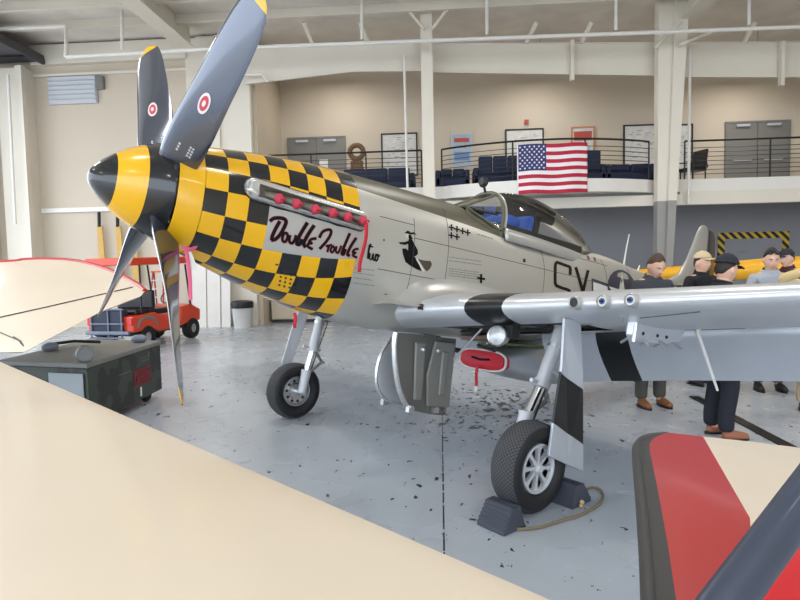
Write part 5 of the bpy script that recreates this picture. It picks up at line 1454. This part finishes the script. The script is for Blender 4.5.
def person(loc, rz, label, H, hair, shirt, trousers, shoe, sleeve='short', headrot=(0, 0), cap=None, armpose=None, glasses=False, extras=None, hairstyle='short'):
    S = H/1.75; e = empty('person', label, 'person', loc, rz); sc_ = lambda p: Vector(p)*S
    arms = armpose or {-1: [(-.19, 0, 1.42), (-.235, .01, 1.15), (-.20, -.14, .95), (-.19, -.19, .87)], 1: [(.19, 0, 1.42), (.235, .01, 1.15), (.20, -.14, .95), (.19, -.19, .87)]}
    V0 = [(0, 0, .95), (0, -.005, 1.12), (0, 0, 1.28), (0, .01, 1.40), (0, .012, 1.50), (0, 0, 1.58)]; E0 = [(0, 1), (1, 2), (2, 3), (3, 4), (4, 5)]; Rr = [(.14, .11), (.13, .10), (.16, .115), (.13, .10), (.058, .06), (.055, .06)]
    for s_ in (-1, 1):
        k = len(V0); a = arms[s_]; V0 += [a[0], a[1], a[2], a[3]]; Rr += [.065, .046, .032, (.022, .040)]; E0 += [(3, k), (k, k+1), (k+1, k+2), (k+2, k+3)]
        k = len(V0); V0 += [(.095*s_, 0, .88), (.105*s_, -.015, .50), (.11*s_, .03, .09), (.125*s_, -.09, .035), (.13*s_, -.16, .03)]; Rr += [.088, .058, .042, .036, .028]; E0 += [(0, k), (k, k+1), (k+1, k+2), (k+2, k+3), (k+3, k+4)]
    body = ev_mesh([sc_(p) for p in V0], E0, [tuple(c*S for c in r) if isinstance(r, tuple) else r*S for r in Rr])
    hm = Matrix.Translation(sc_((0, .0, 1.53))) @ Matrix.Rotation(headrot[1], 4, 'Z') @ Matrix.Rotation(headrot[0], 4, 'X') @ Matrix.Translation(Vector((0, -.02, .100))*S) @ Matrix.Scale(S*1.12, 4)
    hv, hf = head_surface(); ears = []
    hd = ([hm @ v for v in hv], hf)
    parts = [body, hd]
    for s_ in (-1, 1):
        b = MB(); b.ball((.076*s_, .008, -.005), (.010, .020, .031), skinm, 12, 8); parts.append(([hm @ Vector(v) for v in b.v], b.f))
    vs, fs = voxel_union(parts, .0085, 3)
    mb = MB(); mb.add(vs, fs, skinm)
    # hands: four unequal fingers and a thumb, gently curled
    for s_ in (-1, 1):
        a = arms[s_]; w = sc_(a[3]); d = (Vector(a[3])-Vector(a[2])).normalized(); up = Vector((s_, 0, 0)); up = (up-d*up.dot(d)).normalized(); sd = d.cross(up)
        for q, ln in ((-1.5, .075), (-.5, .085), (.5, .08), (1.5, .062)):
            b0 = w+sd*(.018*q*S)+d*.005; c1 = b0+d*ln*.55*S; c2 = c1+(d*.75-up*.6).normalized()*ln*.35*S; c3 = c2+(d*.3-up*.9).normalized()*ln*.3*S
            mb.tube([b0, c1, c2, c3], [.0095*S, .009*S, .008*S, .006*S], skinm, 8)
        b0 = w-sd*.03*S-d*.03*S; mb.tube([b0, b0+(-sd*.8+d*.6-up*.2)*.035*S, b0+(-sd*.8+d*1.3-up*.5)*.05*S], [.012*S, .010*S, .007*S], skinm, 8)
    bo = mb.build('body', e, smooth=True, weld=False, sharp=180)
    hb = lambda nm, mb_: mb_.build(nm, bo, smooth=True)
    mb = MB()
    for s_ in (-1, 1):
        mb = MB(); mb.ball(hm @ Vector((.031*s_, -.0815, .005)), .0095*S, eyew, 12, 8); mb.ball(hm @ Vector((.031*s_, -.0885, .004)), .0056*S, eyed, 10, 6)
        hb('eye', mb)
        hb('eyebrow', MB().tube([hm @ Vector((.016*s_, -.098, .022)), hm @ Vector((.031*s_, -.099, .026)), hm @ Vector((.047*s_, -.088, .021))], .0035*S, hair, 6))
    mb = MB(); mb.tube([hm @ Vector((-.024, -.094, -.064)), hm @ Vector((0, -.1015, -.063)), hm @ Vector((.024, -.094, -.064))], .0042*S, lipm, 6); hb('mouth', mb)
    # hair shell following the skull
    def hs(u, v, k=1., lowf=-.05, lowb=-.55):
        t = 2*PI*u; front = .5*(1+math.cos(t)); ct = math.cos(t); lim = math.acos(max(-.6, min(.85, (.26+.42*ct if ct > 0 else .26+.66*ct)+.05*math.sin(6*t+1)))) if hairstyle == 'short' else math.acos(.3)
        ph = lim*v; dx, dy, z = math.sin(ph)*math.sin(t), -math.sin(ph)*math.cos(t), math.cos(ph)
        f = (1.06 if v < .97 else 1.0)*k; topb = 1+.13*math.exp(-(ph/.8)**2)
        jit = 1+.018*math.sin(t*11+ph*9)*math.sin(ph*13)
        return hm @ Vector((.077*dx*f*jit, .099*dy*f*jit, .121*z*f*topb))
    mb = MB(); mb.grid(lambda u, v: hs(u, v), 40, 14, hair); mb.build('hair', e, smooth=True)
    if cap:
        mb = MB(); mb.grid(lambda u, v: hm @ Vector((.086*math.sin(v*1.38)*math.sin(2*PI*u)*1.03, -.108*math.sin(v*1.38)*math.cos(2*PI*u)*1.02, .035+.108*math.cos(v*1.38))), 36, 12, cap)
        mb.ball(hm @ Vector((0, 0, .143)), .008*S, cap, 8, 6)
        co = mb.build('cap', e, smooth=True, solid=.004)
        mb = MB(); mb.grid(lambda u, v: hm @ Vector(((.078-.016*v*v)*math.sin((u-.5)*2.5), -.085-(.085*v)*math.cos((u-.5)*2.2)+.02*abs(u-.5)*0-.022*math.cos((u-.5)*2.5)*1, .052-.018*v-.05*(u-.5)**2)), 16, 6, cap); mb.build('cap_brim', co, smooth=True, solid=.004)
    if glasses:
        mb = MB()
        for s_ in (-1, 1): mb.ball(hm @ Vector((.034*s_, -.088, .092)), (.03*S, .012*S, .022*S), mat('sunglass_lens', (18, 18, 20), .1), 12, 8); mb.tube([hm @ Vector((.062*s_, -.075, .088)), hm @ Vector((.084*s_, .0, .05))], .0035*S, blackm, 6)
        mb.tube([hm @ Vector((-.01, -.103, .092)), hm @ Vector((.01, -.103, .092))], .004*S, blackm, 6); mb.build('sunglasses', e, smooth=True)
    # shirt
    ab = .75 if sleeve == 'short' else 1.
    V1 = [(0, 0, .80), (0, -.005, 1.10), (0, 0, 1.28), (0, .01, 1.405), (0, .012, 1.46), (0, .012, 1.535)]; E1 = [(0, 1), (1, 2), (2, 3), (3, 4), (4, 5)]; R1 = [(.182, .155), (.162, .132), (.18, .135), (.155, .125), (.135, .115), (.092, .09)]
    for s_ in (-1, 1):
        a = [Vector(p) for p in arms[s_]]; k = len(V1)
        if sleeve == 'short': V1 += [a[0], a[0].lerp(a[1], .8)]; R1 += [.084, .068]; E1 += [(3, k), (k, k+1)]
        else: V1 += [a[0], a[1], a[1].lerp(a[2], .92)]; R1 += [.084, .062, .046]; E1 += [(3, k), (k, k+1), (k+1, k+2)]
    vs, fs = ev_mesh([sc_(p) for p in V1], E1, [tuple(c*S for c in r) if isinstance(r, tuple) else r*S for r in R1]); vs = [Vector((v.x, v.y, max(v.z, .87*S))) for v in vs]; mb = MB(); mb.add(vs, fs, shirt); so = mb.build('shirt', e, smooth=True, sharp=180)
    mb = MB(); mb.tube([sc_((.072*math.sin(2*PI*k/20), .012-.068*math.cos(2*PI*k/20), 1.512-.018*math.cos(2*PI*k/20))) for k in range(20)], .013*S, extras.get('collar', shirt) if extras else shirt, 8, closed=True); mb.build('collar', so, smooth=True)
    V2 = [(0, 0, 1.06), (0, 0, .90)]; E2 = [(0, 1)]; R2 = [(.155, .125), (.16, .13)]
    for s_ in (-1, 1):
        k = len(V2); V2 += [(.098*s_, 0, .84), (.107*s_, -.015, .50), (.112*s_, .03, .25), (.115*s_, .03, .075)]; R2 += [.108, .084, .076, .074]; E2 += [(1, k), (k, k+1), (k+1, k+2), (k+2, k+3)]
    vs, fs = ev_mesh([sc_(p) for p in V2], E2, [tuple(c*S for c in r) if isinstance(r, tuple) else r*S for r in R2], root=1); mb = MB(); mb.add(vs, fs, trousers); mb.build('trousers', e, smooth=True, sharp=180)
    for s_ in (-1, 1):
        V3 = [(.115*s_, .075, .05), (.118*s_, .0, .06), (.127*s_, -.10, .045), (.132*s_, -.185, .035)]; vs, fs = ev_mesh([sc_(p) for p in V3], [(0, 1), (1, 2), (2, 3)], [(.042*S, .045*S), (.048*S, .055*S), (.046*S, .043*S), (.036*S, .03*S)])
        vs = [Vector((v.x, v.y, max(0.004, v.z))) for v in vs]; mb = MB(); mb.add(vs, fs, shoe); sh = mb.build('shoe', e, smooth=True, sharp=180)
        P = [(.125*s_+.05*math.cos(2*PI*k/20)*(1), -.055+.145*math.sin(2*PI*k/20), 0) for k in range(20)]
        MB().prism([sc_(p) for p in P], (0, 0, .022), blackm).build('sole', sh)
    if extras and 'patch' in extras:
        for (p, d_, M_) in extras['patch']: MB().box(sc_(p), [c*S for c in d_], M_, RX(extras.get('tilt', 0))).build('name_patch', so, bevel=.003)
    return e
hbrown = mat('hair_brown', (84, 64, 50), .6, var=.3, vscale=60); hdark = mat('hair_dark', (42, 34, 30), .6, var=.3, vscale=60)
charc = mat('charcoal_cloth', (62, 64, 72), .8); blk = mat('black_cloth', (26, 27, 30), .8); drk = mat('dark_cloth', (38, 40, 46), .8); gtee = mat('grey_tshirt', (168, 172, 180), .85); mar = mat('maroon_cloth', (70, 34, 38), .8)
otr = mat('olive_trousers', (72, 70, 64), .85); ntr = mat('navy_trousers', (32, 34, 44), .85); kh = mat('khaki_trousers', (176, 158, 132), .85); brs = mat('brown_leather', (132, 84, 54), .5); rbs = mat('reddish_leather', (156, 98, 72), .5); bks = mat('black_leather', (36, 34, 34), .5); dbs = mat('dark_brown_boot', (88, 70, 56), .6)
bcap = mat('beige_cap', (200, 180, 146), .8); dcap = mat('navy_cap', (38, 40, 50), .8)
und = mat('olive_undershirt', (74, 76, 54), .8)
person((2.62, 7.42, 0), .2, 'person with short brown hair looking down, charcoal shirt with white name patch', 1.90, hbrown, charc, otr, brs, headrot=(.42, .1), extras={'collar': und, 'patch': [((.10, -.148, 1.33), (.075, .012, .028), whitep)], 'tilt': .1})
person((3.78, 8.75, 0), .35, 'person in beige cap and black polo shirt before tail fin', 1.90, hdark, blk, drk, bks, headrot=(-.05, .12), cap=bcap)
person((2.86, 6.12, 0), 1.75, 'person in dark navy cap turned right, dark shirt with blue shoulder patch', 1.85, hdark, drk, ntr, rbs, headrot=(.15, .25), cap=dcap, extras={'patch': [((.225, -.02, 1.40), (.03, .08, .08), mat('blue_patch', (40, 92, 190), .6)), ((.242, -.02, 1.41), (.012, .03, .03), whitep)]})
person((4.50, 8.3, 0), -.15, 'person in light grey shirt with sunglasses pushed up on dark hair', 1.93, hdark, gtee, ntr, bks, headrot=(.15, -.1), glasses=True, extras={'collar': blk, 'patch': [((.07, -.146, 1.30), (.07, .012, .02), whitep)]})
person((5.98, 10.5, 0), -1.1, 'person in dark cap and maroon shirt behind the others at right edge', 1.93, hdark, mar, ntr, bks, headrot=(.05, -.1), cap=dcap)
ap = {-1: [(-.19, 0, 1.43), (-.40, -.08, 1.50), (-.20, -.26, 1.60), (-.13, -.30, 1.63)], 1: [(.19, 0, 1.42), (.235, .01, 1.15), (.20, -.14, .95), (.19, -.19, .87)]}
person((4.42, 7.15, 0), -.2, 'person in khaki trousers and pale yellow sleeve at right edge, arm raised', 1.84, hdark, mat('pale_yellow_shirt', (222, 196, 142), .8), kh, dbs, sleeve='long', armpose=ap)

# ================================================================== LIGHT
W = bpy.data.worlds.new('world'); sc.world = W; W.use_nodes = True; nt = W.node_tree; bg = nt.nodes['Background']
bg.inputs['Color'].default_value = (.80, .89, 1., 1); bg.inputs['Strength'].default_value = 4.2
lampm = mat('fill_diffuser', (255, 248, 236), .5, emit=(255, 246, 232), estr=3)
for i, x in enumerate((-10, -3.3, 3.3, 10)):  # unseen lamps added as fill over the hall and the mezzanine
    for j, y in enumerate((-4, 3.0, 9.5, 19.4)):
        if y > 15 and x < -5: continue
        zl_ = 8.6 if y < 15 else (8.35 if x < 0 else 8.1 if x < 5 else 7.75)
        e = empty('fill_lamp', 'added fill lamp under the roof, out of view', 'lamp', (x, y, zl_), group='added fill lamps')
        MB().box((0, 0, .06), (1.2, .5, .10), lightgrey).build('housing', e, bevel=.02); MB().box((0, 0, 0), (1.1, .42, .02), lampm).build('diffuser', e)
        MB().tube([(0, 0, .1), (0, 0, ceil_z(y)-zl_)], .02, steel, 6).build('hanger', e)
        ld = bpy.data.lights.new('fill_light', 'AREA'); ld.shape = 'RECTANGLE'; ld.size = 1.1; ld.size_y = .42; ld.energy = (60 if y < 5 else 170 if y < 15 else 48); ld.color = (1, .96, .90)
        lo = bpy.data.objects.new('fill_light', ld); C.objects.link(lo); lo.parent = e; lo.location = (0, 0, -.03)
sc.view_settings.view_transform = 'Standard'; sc.view_settings.look = 'None'; sc.view_settings.exposure = .0; sc.view_settings.gamma = 1
sc.view_settings.use_curve_mapping = False
